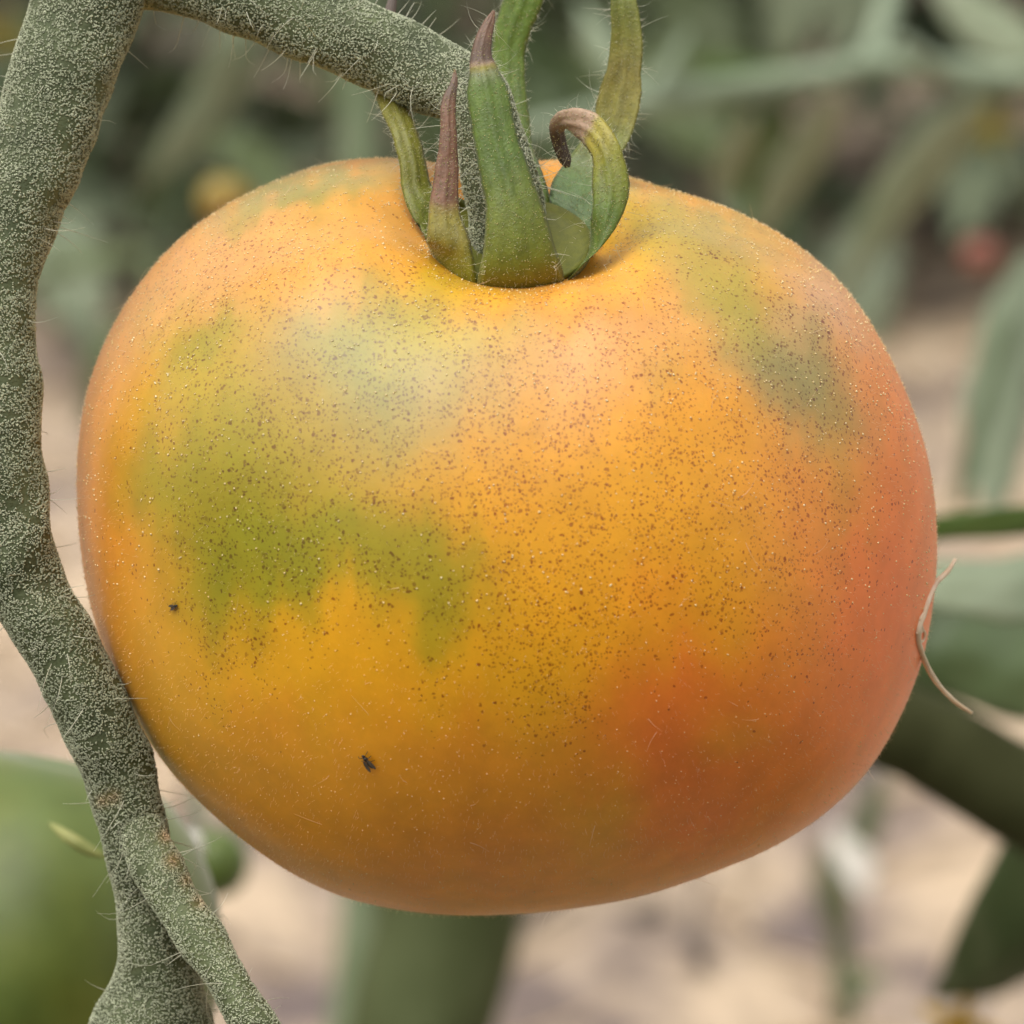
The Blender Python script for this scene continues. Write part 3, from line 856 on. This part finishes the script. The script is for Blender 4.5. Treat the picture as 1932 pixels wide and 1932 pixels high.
# ------------------------------------------------------------------ neighbours just behind
def fruit_ball(name, c, rx, ry, rz, mat, parent, tilt=0.0, cols=None, sub=5):
    bm = bmesh.new(); bmesh.ops.create_icosphere(bm, subdivisions=sub, radius=1)
    dv = np.array([v.co[:] for v in bm.verts]); F = [tuple(v.index for v in f.verts) for f in bm.faces]; bm.free()
    ps = np.arctan2(dv[:, 1], dv[:, 0]); rh = np.hypot(dv[:, 0], dv[:, 1])
    f = 1 + 0.02 * np.cos(5 * ps + 1) * rh
    z = dv[:, 2] - 0.16 * np.exp(-(rh / 0.28) ** 2) * (dv[:, 2] > 0)
    V = np.stack([dv[:, 0] * rx * f, dv[:, 1] * rz * f, z * ry], 1)
    Rm = np.array(Matrix.Rotation(tilt, 3, 'Y') @ Matrix.Rotation(R(-20), 3, 'X'))
    V = V @ Rm.T + c
    cc = np.ones((len(V), 3)) if cols is None else cols(V)
    return mesh_obj(name, V, F, mat, parent, cols=cc), V


def px_len(p, d):
    return p * PXM * (D + d * CM) / D


c = at(40, 1800, 8.0)
gt = empty('green_tomato', c); WORLD[gt.name] = c
tag(gt, 'big unripe green tomato in the lower corner behind the forked stalk', 'tomato')


def gcols(V):
    a = np.clip(fbm(V, 60.0, 4.0) * 1.2 + 0.4, 0, 1)[:, None]
    return (1 - a) * np.array([1.0, 1.0, 1.2]) + a * np.array([1.25, 1.08, 0.8])


fruit_ball('fruit', c, px_len(375, 8), px_len(405, 8), px_len(390, 8), M['green_fruit'], gt, R(12), gcols)
S = catmull(np.array([(92, 1552, 4.3), (130, 1580, 4.1), (165, 1602, 4.05), (196, 1616, 4.0)]), 16)
V, F = tube(np.array([at(*q) for q in S]), np.array([px_len(2 + 12 * math.sin(math.pi * t) ** 0.8, 2) for t in np.linspace(0, 1, 16)]), 8)
tag(mesh_obj('dried_petal', V, F, M['cream']), 'slim cream dried petal stuck on the green tomato', 'petal')
c = at(405, 1628, 40.0)
st_ = empty('small_green_tomato', c); WORLD[st_.name] = c
tag(st_, 'small blurred green tomato between the forked stalk and the orange tomato', 'tomato')
fruit_ball('fruit', c, px_len(66, 40), px_len(68, 40), px_len(66, 40), M['green_fruit'], st_, R(-20), lambda V: np.ones((len(V), 3)) * 0.9, 4)
S = catmull(np.array([(385, 1570, 40), (372, 1500, 42), (400, 1350, 50), (520, 1050, 65), (690, 800, 88)]), 10)
V, F = tube(np.array([at(*q) for q in S]), px_len(9, 40), 8)
mesh_obj('stalk', V, F, M['stem_green'], st_)
c = at(362, 1598, 20)  # white highlight on the small green fruit, modelled as a pale blob
V, F = join([ellipsoid(c, (RIGHT, UP, VIEW), (px_len(30, 12), px_len(34, 12), px_len(14, 12)))])
V = V + np.array([noise.noise(Vector(v * 300)) for v in V])[:, None] * 0.0012
tag(mesh_obj('painted_highlight', V, F, M['white_bit']), 'blurred white highlight put in as a blob beside the small green tomato', 'petal')


# ------------------------------------------------------------------ leaves and plants
def leaflet(L, Wd, droop=0.5, fold=0.35, lobes=4, seed=0, nu=26, nv=9):
    """toothed leaflet along +X, face up +Z; returns V, F with a real thickness"""
    rg = random.Random(seed)
    ph = rg.uniform(0, 6)
    top_, bot = [], []
    for i in range(nu + 1):
        t = i / nu
        wv = math.sin(math.pi * min(1, t ** 0.75)) ** 0.8 if 0 < t < 1 else 0.0
        wv = max(wv, 0.015)
        tooth = 1 - 0.24 * abs(math.sin(lobes * math.pi * t + ph * 0.1)) ** 2
        for j in range(nv):
            u = -1 + 2 * j / (nv - 1)
            yy = u * Wd / 2 * wv * (tooth if abs(u) > 0.5 else 1)
            zz = -droop * L * t * t * 0.6 + abs(yy) * fold + 0.03 * L * math.sin(7 * t + 3 * u + ph) * abs(u)
            xx = L * t * (1 - 0.12 * droop * t)
            top_.append((xx, yy, zz)); bot.append((xx, yy, zz - 0.006 * L))
    V = np.array(top_ + bot); k = nv; o = len(top_)
    F = []
    for i in range(nu):
        for j in range(nv - 1):
            a, b, c_, d = i * k + j, (i + 1) * k + j, (i + 1) * k + j + 1, i * k + j + 1
            F.append((a, b, c_, d)); F.append((o + d, o + c_, o + b, o + a))
    rim = [i * k for i in range(nu + 1)] + [nu * k + j for j in range(1, nv)] + [i * k + k - 1 for i in range(nu - 1, -1, -1)] + [j for j in range(nv - 2, 0, -1)]
    for a, b in zip(rim, rim[1:] + rim[:1]):
        F.append((b, a, o + a, o + b))
    return V, F


LEAFLETS = {}


def leaflet_mesh(mat, seed):
    key = (mat, seed)
    if key not in LEAFLETS:
        V, F = leaflet(0.08, 0.042, droop=[0.4, 0.8, 0.2][seed % 3], fold=[0.3, 0.1, 0.5][seed % 3], lobes=4 + seed % 2, seed=seed)
        me = bpy.data.meshes.new('leaflet')
        me.from_pydata(V.tolist(), [], F); me.materials.append(M[mat])
        me.polygons.foreach_set('use_smooth', np.ones(len(me.polygons), dtype=bool)); me.update()
        LEAFLETS[key] = me
    return LEAFLETS[key]


def compound_leaf(parent, base, dirv, L, mat, rg, rmat='stem_green', arch=0.6, rad=0.0022, nl=3):
    """leaf = a rachis mesh carrying leaflets as its own children"""
    d = norm(np.asarray(dirv, float))
    pts = []
    for t in np.linspace(0, 1, 9):
        pts.append(base + d * L * t + np.array([0, 0, -arch * L * t * t * 0.6]))
    pts = np.array(pts)
    V, F = tube(catmull(pts, 18), np.linspace(rad, rad * 0.45, 18), 8)
    lf = mesh_obj('leaf', V, F, M[rmat], parent, origin=base)
    side = norm(np.cross(d, np.array([0, 0, 1.0])))
    spots = [(1.0, 0)] + [(0.35 + 0.55 * k / max(1, nl - 1), s) for k in range(nl) for s in (-1, 1)]
    for t, s in spots:
        i = t * 8; i0 = min(7, int(i)); p = pts[i0] + (pts[i0 + 1] - pts[i0]) * (i - i0)
        tg = norm(pts[min(8, i0 + 1)] - pts[max(0, i0 - 1) if t == 1 else i0])
        x = norm(tg * (1 if s == 0 else 0.45) + side * s * 0.9 + np.array([0, 0, rg.uniform(-0.5, 0.1)]) + np.array([rg.uniform(-.2, .2) for _ in range(3)]))
        z = norm(np.array([rg.uniform(-.5, .5), rg.uniform(-.6, .2), 1.0])); z = norm(z - x * (z @ x)); y = np.cross(z, x)
        o = bpy.data.objects.new('leaflet', leaflet_mesh(mat, rg.randrange(3)))
        COL.objects.link(o); o.parent = lf
        s_ = L / 0.22 * rg.uniform(0.75, 1.25) * (1.15 if s == 0 else 1.0)
        Mx = Matrix(((x[0], y[0], z[0], 0), (x[1], y[1], z[1], 0), (x[2], y[2], z[2], 0), (0, 0, 0, 1)))
        o.matrix_local = Matrix.Translation(Vector(p - base)) @ Mx @ Matrix.Scale(s_, 4)
    return lf


def tomato_plant(x, y, h, nleaf, seed, label, mats=('leaf', 'leaf_dark', 'leaf_grey'), z0=0.1, group='tomato plants in the next row'):
    rg = random.Random(seed)
    b = np.array([x, y, gz(x, y) - 0.02])
    root = empty('tomato_plant', b); WORLD[root.name] = b
    tag(root, label, 'plant', group)
    ax = [b + np.array([rg.uniform(-.03, .03) * (k > 0), rg.uniform(-.03, .03) * (k > 0), h * k / 6]) for k in range(7)]
    S = catmull(np.array(ax), 30)
    V, F = tube(S, np.linspace(0.008, 0.003, 30), 10, 0.0006, 60)
    mesh_obj('stem', V, F, M['stem_green'], root)
    for k in range(nleaf):
        t = z0 + (1 - z0) * ((k + 0.5) / nleaf) ** 1.7
        p = S[min(29, int(t * 29))]
        an = k * 2.4 + rg.uniform(-.4, .4)
        dv = np.array([math.cos(an), math.sin(an), rg.uniform(0.0, 0.5)])
        compound_leaf(root, p, dv, rg.uniform(0.16, 0.25), rg.choice(mats), rg, arch=rg.uniform(0.5, 1.1))
    return root


PL = [(-0.56, 2.05, 0.9, 'leafy tomato plant in the next row behind the upper end of the stalk'),
      (-0.30, 2.12, 1.0, 'dark tomato plant seen in the loop of the bent stalk'),
      (-0.07, 2.02, 1.0, 'tomato plant in the next row right behind the sepals'),
      (0.15, 2.14, 1.0, 'tomato plant behind the pale forked leaf stalks'),
      (0.37, 2.04, 1.0, 'tomato plant behind the hanging yellow flower'),
      (0.60, 2.12, 0.9, 'outermost tomato plant of the next row, beyond the flower'),
      (-0.18, 2.65, 1.1, 'far tomato plant glimpsed through the gap beside the pale stake'),
      (0.12, 2.75, 1.1, 'far tomato plant glimpsed between the tall sepals'),
      (0.42, 2.65, 1.1, 'far tomato plant glimpsed under the forked leaf stalks'),
      (-0.48, 2.70, 1.1, 'far tomato plant glimpsed beside the upper end of the stalk')]
for i, (x, y, h_, lb) in enumerate(PL):
    tomato_plant(x, y, h_, 30, 40 + i, lb)


# added unseen leaf row behind the camera, keeping low sky light off the fruit
rg_ = np.random.default_rng(21)
lv, lf_ = leaflet(0.17, 0.10, 0.5, 0.3, 3, 2, 5, 3)
nh = 3600
hx = rg_.uniform(-3.2, 3.2, nh); hy = -1.25 + rg_.normal(0, 0.16, nh); hz = rg_.uniform(0.05, 1.0, nh) ** 0.9 * 1.2
X_ = norm(rg_.normal(size=(nh, 3)) + np.array([0, 0.3, -0.5])); Z_ = rg_.normal(size=(nh, 3)) + np.array([0, 0.8, 0.4])
Z_ = norm(Z_ - X_ * (Z_ * X_).sum(1, keepdims=True)); Y_ax = np.cross(Z_, X_)
sc2 = rg_.uniform(0.7, 1.3, nh)
HV = np.stack([hx, hy, hz], 1)[:, None] + (lv[None, :, 0:1] * X_[:, None] + lv[None, :, 1:2] * Y_ax[:, None] + lv[None, :, 2:3] * Z_[:, None]) * sc2[:, None, None]
HF = (np.array(lf_)[None] + (np.arange(nh) * len(lv))[:, None, None]).reshape(-1, 4)
tag(mesh_obj('sky_blocking_foliage', HV.reshape(-1, 3), HF, M['leaf']), 'added unseen leafy row that keeps low sky light off the fruit', 'foliage', kind='stuff')


def far(d):
    return d * 2.2 if 8 < d < 60 else d


def bent_stem(name, pts, rads, mat, label, cat, sides=14, parent=None, bump=0.0006):
    pts = [(a, b, far(c)) for a, b, c in pts]
    S = catmull(np.array(pts, float), 40)
    P = np.array([at(*q) for q in S])
    rr = np.interp(np.linspace(0, 1, 40), np.linspace(0, 1, len(rads)), rads)
    rr = np.array([px_len(a, d) for a, d in zip(rr, S[:, 2])])
    V, F = tube(P, rr, sides, bump, 120)
    if parent is not None:
        return mesh_obj(name, V, F, M[mat], parent)
    root = empty(name, P[0]); WORLD[root.name] = P[0]
    tag(root, label, cat)
    return root, V, F


def shaped_leaf(pts, hw, mat, parent, name='leaf', twist=None, fold=0.25):
    """blade along a pixel/depth line, half width in px"""
    q = np.array([(a, b, far(c)) for a, b, c in pts], float); n = 30
    S = catmull(q, n); P = np.array([at(*v) for v in S])
    hwv = np.interp(np.linspace(0, 1, n), np.linspace(0, 1, len(hw)), hw)
    hwm = np.array([px_len(a, d) for a, d in zip(hwv, S[:, 2])])
    tw = np.radians(np.interp(np.linspace(0, 1, n), np.linspace(0, 1, len(twist or [0, 0])), twist or [0, 0]))[:, None]
    tg = norm(np.gradient(P, axis=0)); wd = norm(np.cross(tg, np.tile(-VIEW, (n, 1)))); nr = np.cross(wd, tg)
    w2 = wd * np.cos(tw) + nr * np.sin(tw); n2 = np.cross(w2, tg)
    m = 9; us = np.linspace(-1, 1, m)
    tp = np.array([[P[i] + w2[i] * u * hwm[i] * (1 + 0.07 * noise.noise(Vector((i * 0.23, pts[0][0] * 0.1, u)))) - n2[i] * hwm[i] * (fold * (abs(u)) - 0.06 * math.sin(i * 0.8 + u * 4)) for u in us] for i in range(n)])
    bt = tp - n2[:, None] * 0.0006
    V = np.concatenate([tp.reshape(-1, 3), bt.reshape(-1, 3)]); o = n * m; F = []
    for i in range(n - 1):
        for j in range(m - 1):
            a, b, c_, d = i * m + j, (i + 1) * m + j, (i + 1) * m + j + 1, i * m + j + 1
            F.append((a, b, c_, d)); F.append((o + d, o + c_, o + b, o + a))
    rim = [i * m for i in range(n)] + [(n - 1) * m + j for j in range(1, m)] + [i * m + m - 1 for i in range(n - 2, -1, -1)] + [j for j in range(m - 2, 0, -1)]
    for a, b in zip(rim, rim[1:] + rim[:1]): F.append((b, a, o + a, o + b))
    return mesh_obj(name, V, F, M[mat], parent)


# pale stake and thick stem standing below/behind the tomato
def to_ground_px(px, py, d0, gx_px):
    return None


g0 = ground_at(700, 2350)
dg = depth_of(g0)
root, V, F = bent_stem('stake', [(684, -700, 55), (682, 0, 55), (682, 400, 55), (690, 1100, 55), (690, 1720, 55), (655, 2050, 55), (640, 2500, 55), (640, 3300, 55)], [40, 40, 41, 44, 48, 52, 55, 60], 'stem_pale',
                       'pale grey-green upright stake seen above and below the orange tomato', 'stake')
mesh_obj('pole', V, F, M['stem_green'], root)
root, V, F = bent_stem('thick_stem', [(885, 1100, 34), (865, 1400, 34), (848, 1720, 34), (795, 1932, 34), (750, 2200, 34), (730, 2700, 34), (720, 4100, 34)], [70, 110, 140, 140, 140, 140, 140], 'stem_dark_green',
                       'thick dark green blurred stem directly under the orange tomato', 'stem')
mesh_obj('shaft', V, F, M['stem_dark_green'], root)

rg_ = random.Random(5)
for k in range(60):  # leaves added below the frame to cut light bouncing off the soil
    an = k * 2.4
    rr_ = 0.03 + 0.36 * math.sqrt(k / 60)
    p = T + np.array([rr_ * math.cos(an), 0.8 * rr_ * math.sin(an) - 0.12, -0.13 - rg_.uniform(0, 0.07)])
    p[2] -= max(0.0, p[1] + 0.12) * 0.62
    compound_leaf(root, p, np.array([math.cos(an), math.sin(an) * 0.7 - 0.3, -0.05]), 0.21, ('leaf', 'leaf_dark')[k % 2], rg_, arch=0.5)

# right side: dark branch with a pale leaf and its shaded fold, coloured dark
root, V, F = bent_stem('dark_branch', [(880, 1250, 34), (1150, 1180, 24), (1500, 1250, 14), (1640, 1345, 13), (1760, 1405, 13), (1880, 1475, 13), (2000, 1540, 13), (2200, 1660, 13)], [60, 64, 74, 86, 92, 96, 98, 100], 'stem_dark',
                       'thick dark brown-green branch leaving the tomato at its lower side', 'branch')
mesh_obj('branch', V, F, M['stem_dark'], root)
root = empty('pale_leaf', at(1900, 1090, 10)); WORLD[root.name] = np.array(root.location)
tag(root, 'pale green leaf with a shaded fold coloured dark beside the dry fibre', 'leaf')
shaped_leaf([(1640, 1075, 11), (1760, 1090, 11), (1880, 1095, 10.5), (2000, 1090, 10), (2150, 1070, 10)], [20, 55, 72, 85, 60], 'leaf_grey', root, 'blade', twist=[35, 40, 40])
shaped_leaf([(1640, 1015, 10), (1760, 998, 10), (1880, 988, 9.6), (2000, 975, 9.2), (2150, 950, 9)], [12, 24, 28, 30, 26], 'leaf_lush', root, 'shadow_rim', twist=[0, -10, -10], fold=0.1)  # shadowed top fold of the leaf, put in as a dark strip
root = empty('dark_lower_leaf', at(1880, 1230, 16)); WORLD[root.name] = np.array(root.location)
tag(root, 'dark leaf between the pale leaf and the dark branch', 'leaf')
shaped_leaf([(1600, 1180, 17), (1760, 1215, 17), (1890, 1245, 16.5), (2020, 1280, 16), (2150, 1320, 16)], [30, 90, 105, 95, 60], 'leaf_dark', root, 'blade', twist=[0, 5, 5])  # dark green blade under the pale leaf
root = empty('grey_leaf', at(1890, 780, 26)); WORLD[root.name] = np.array(root.location)
tag(root, 'blue-grey leaf at the edge above the pale leaf', 'leaf')
shaped_leaf([(1960, 480, 40), (1925, 600, 39), (1895, 760, 38), (1880, 880, 37.5), (1872, 985, 37)], [20, 62, 75, 60, 8], 'leaf_grey', root, 'blade', twist=[15, 20, 25])
bent_stem('midrib', [(1910, 600, 36), (1870, 720, 36), (1835, 830, 36), (1812, 960, 36)], [11, 14, 16, 14], 'leaf_dark', None, None, parent=root)
root = empty('dark_drooping_leaf', at(1880, 1720, 18)); WORLD[root.name] = np.array(root.location)
tag(root, 'dark green leaf drooping in the lower corner above the yellow flower', 'leaf')
shaped_leaf([(2160, 1480, 17), (2030, 1640, 17.5), (1925, 1770, 18), (1840, 1845, 18.5), (1762, 1885, 19)], [120, 140, 115, 70, 10], 'leaf_dark', root, 'blade', twist=[0, 10, 20])


def flower(c, s, seed, label, group='yellow tomato flowers', mt='yellow'):
    rg = random.Random(seed)
    root = empty('yellow_flower', c); WORLD[root.name] = np.array(c)
    tag(root, label, 'flower', group)
    V, F = leaflet(s, s * 0.42, 0.9, 0.2, 1, seed, 12, 5)
    for k in range(5):
        a = 2 * math.pi * k / 5 + rg.uniform(-.2, .2)
        x = np.array([math.cos(a), -0.45, math.sin(a)]); x = norm(x); z = norm(np.array([0.1, -1.0, 0.25])); z = norm(z - x * (z @ x)); y = np.cross(z, x)
        W_ = V @ np.stack([x, y, z]) + c
        mesh_obj('petal', W_, F, M[mt], root)
    V, F = tube(catmull([c, c + np.array([0, -0.4 * s, 0.02 * s])], 6), np.linspace(s * .14, s * .05, 6), 8)
    mesh_obj('stamen_cone', V, F, M[mt], root)
    V, F = tube(catmull([c, c + np.array([0.1 * s, 0.3 * s, 0.6 * s]), c + np.array([0.3 * s, 0.5 * s, 1.8 * s])], 10), s * 0.05, 6)
    mesh_obj('stalk', V, F, M['stem_green'], root)


flower(at(1812, 1930, 42), px_len(80, 42), 1, 'bright yellow flower at the bottom corner under the dark drooping leaf')
flower(at(1868, 245, 130), px_len(58, 130), 2, 'blurred dull yellow flower hanging in the upper corner', mt='leaf_dull_yellow')
flower(at(8, 68, 80), px_len(62, 80), 3, 'blurred yellow flower peeping past the outer side of the stalk', mt='leaf_dull_yellow')

# forked leaf stalks in the upper right
root = empty('forked_leaf_stalk', at(1640, 130, 38)); WORLD[root.name] = np.array(root.location)
tag(root, 'blurred pale leaf stalk forking across the upper right, leaflets hanging from it', 'leaf stalk')
for pts, rr in [([(900, 268, 36), (1060, 232, 36), (1230, 190, 37), (1440, 158, 38), (1560, 140, 38), (1640, 118, 38)], [18, 22, 25, 26, 26, 24]),
                ([(1640, 118, 38), (1740, 128, 38), (1850, 140, 38), (1960, 152, 38), (2100, 175, 38)], [26, 27, 26, 25, 24]),
                ([(1640, 118, 38), (1668, 40, 38.5), (1690, -60, 39), (1720, -250, 40)], [26, 25, 24, 24]),
                ([(1225, 196, 37), (1180, 140, 37), (1130, 70, 37.5), (1095, 10, 38)], [18, 17, 14, 10]),
                ([(1225, 196, 37), (1262, 130, 37), (1300, 60, 37)], [18, 16, 12]),
                ([(1850, 172, 37), (1780, 135, 36.5), (1700, 78, 36)], [12, 20, 14])]:
    bent_stem('stalk', pts, rr, 'stem_pale', None, None, parent=root)
for pts, hw, mt, tw in [([(1580, 180, 40), (1540, 260, 41), (1480, 350, 42), (1420, 470, 43)], [12, 38, 42, 8], 'leaf_pale', [8, 12]),
                        ([(1850, 190, 40), (1780, 270, 41), (1690, 380, 42), (1580, 560, 43)], [14, 44, 50, 8], 'leaf_pale', [8, 12]),
                        ([(1420, 220, 40), (1385, 290, 41), (1372, 360, 42), (1390, 420, 42)], [10, 30, 30, 6], 'leaf_pale', [8, 12]),
                        ([(1480, 200, 42), (1450, 280, 43), (1420, 350, 44), (1400, 440, 44)], [10, 34, 34, 6], 'leaf_lush', [-10, 0]),
                        ([(1300, 110, 40), (1380, 130, 40), (1450, 140, 40), (1520, 128, 40)], [8, 26, 24, 6], 'leaf_lush', [0, 10]),
                        ([(1100, 20, 39), (1130, 75, 39), (1160, 120, 39), (1170, 160, 39)], [10, 34, 30, 8], 'leaf_pale', [8, 12]),
                        ([(1760, -30, 42), (1830, 20, 42), (1900, 70, 42), (1990, 110, 42)], [10, 50, 55, 10], 'leaf_pale', [8, 12])]:
    shaped_leaf(pts, hw, mt, root, 'leaflet', twist=tw)

# blurred grey leaf inside the loop of the stalk
root = empty('strap_leaf', at(400, 170, 45)); WORLD[root.name] = np.array(root.location)
tag(root, 'soft blue-grey leaf hanging inside the loop of the bent stalk', 'leaf')
shaped_leaf([(480, -20, 45), (445, 90, 45), (405, 180, 45.5), (350, 260, 46), (270, 350, 47)], [20, 42, 44, 40, 8], 'leaf_grey', root, 'blade', twist=[8, 12])
# far fruit
for px, py, dpt, r_, mt, nm, lb in [(1850, 482, 110, 38, 'red_fruit', 'red_tomato', 'blurred red tomato hanging far behind, near the upper corner'),
                                    (425, 378, 75, 52, 'amber_fruit', 'yellow_tomato', 'blurred yellow-orange tomato peeping over the shoulder of the big tomato')]:
    c = at(px, py, dpt); root = empty(nm, c); WORLD[root.name] = c; tag(root, lb, 'tomato')
    q = px_len(r_, dpt)
    fruit_ball('fruit', c, q, q * 0.92, q, M[mt], root, 0.2, None, 4)
    V, F = tube(catmull([c + np.array([0, 0, q * 0.7]), c + np.array([q * .2, 0, q * 1.5]), c + np.array([q * .7, q * .4, q * 2.6])], 10), q * 0.09, 8)
    mesh_obj('stalk', V, F, M['stem_green'], root)

# thin weed on the bare soil at the lower right
b = ground_at(1590, 1905); dd = depth_of(b)
root = empty('thin_weed', b); WORLD[root.name] = b
tag(root, 'thin green weed with narrow leaves standing on the pale soil', 'plant')
bent_stem('stem', [(1600, 1925, dd), (1592, 1840, dd - 1), (1578, 1740, dd - 2), (1562, 1650, dd - 3), (1575, 1600, dd - 3)], [24, 22, 20, 16, 10], 'stem_green', None, None, parent=root)
for pts, hw, mt in [([(1590, 1800, dd - 3), (1575, 1720, dd - 5), (1560, 1650, dd - 6), (1550, 1600, dd - 7)], [12, 32, 28, 4], 'stem_green'),
                    ([(1600, 1640, dd - 3), (1625, 1580, dd - 4), (1645, 1520, dd - 5), (1665, 1455, dd - 6)], [10, 28, 26, 4], 'stem_green'),
                    ([(1570, 1560, dd - 3), (1600, 1600, dd - 4), (1620, 1640, dd - 5), (1630, 1690, dd - 6)], [8, 34, 34, 5], 'white_bit'),
                    ([(1580, 1910, dd - 2), (1600, 1870, dd - 3), (1640, 1850, dd - 4), (1670, 1850, dd - 4)], [8, 26, 22, 4], 'stem_green')]:
    shaped_leaf(pts, hw, mt, root, 'leaf', twist=[10, 20])
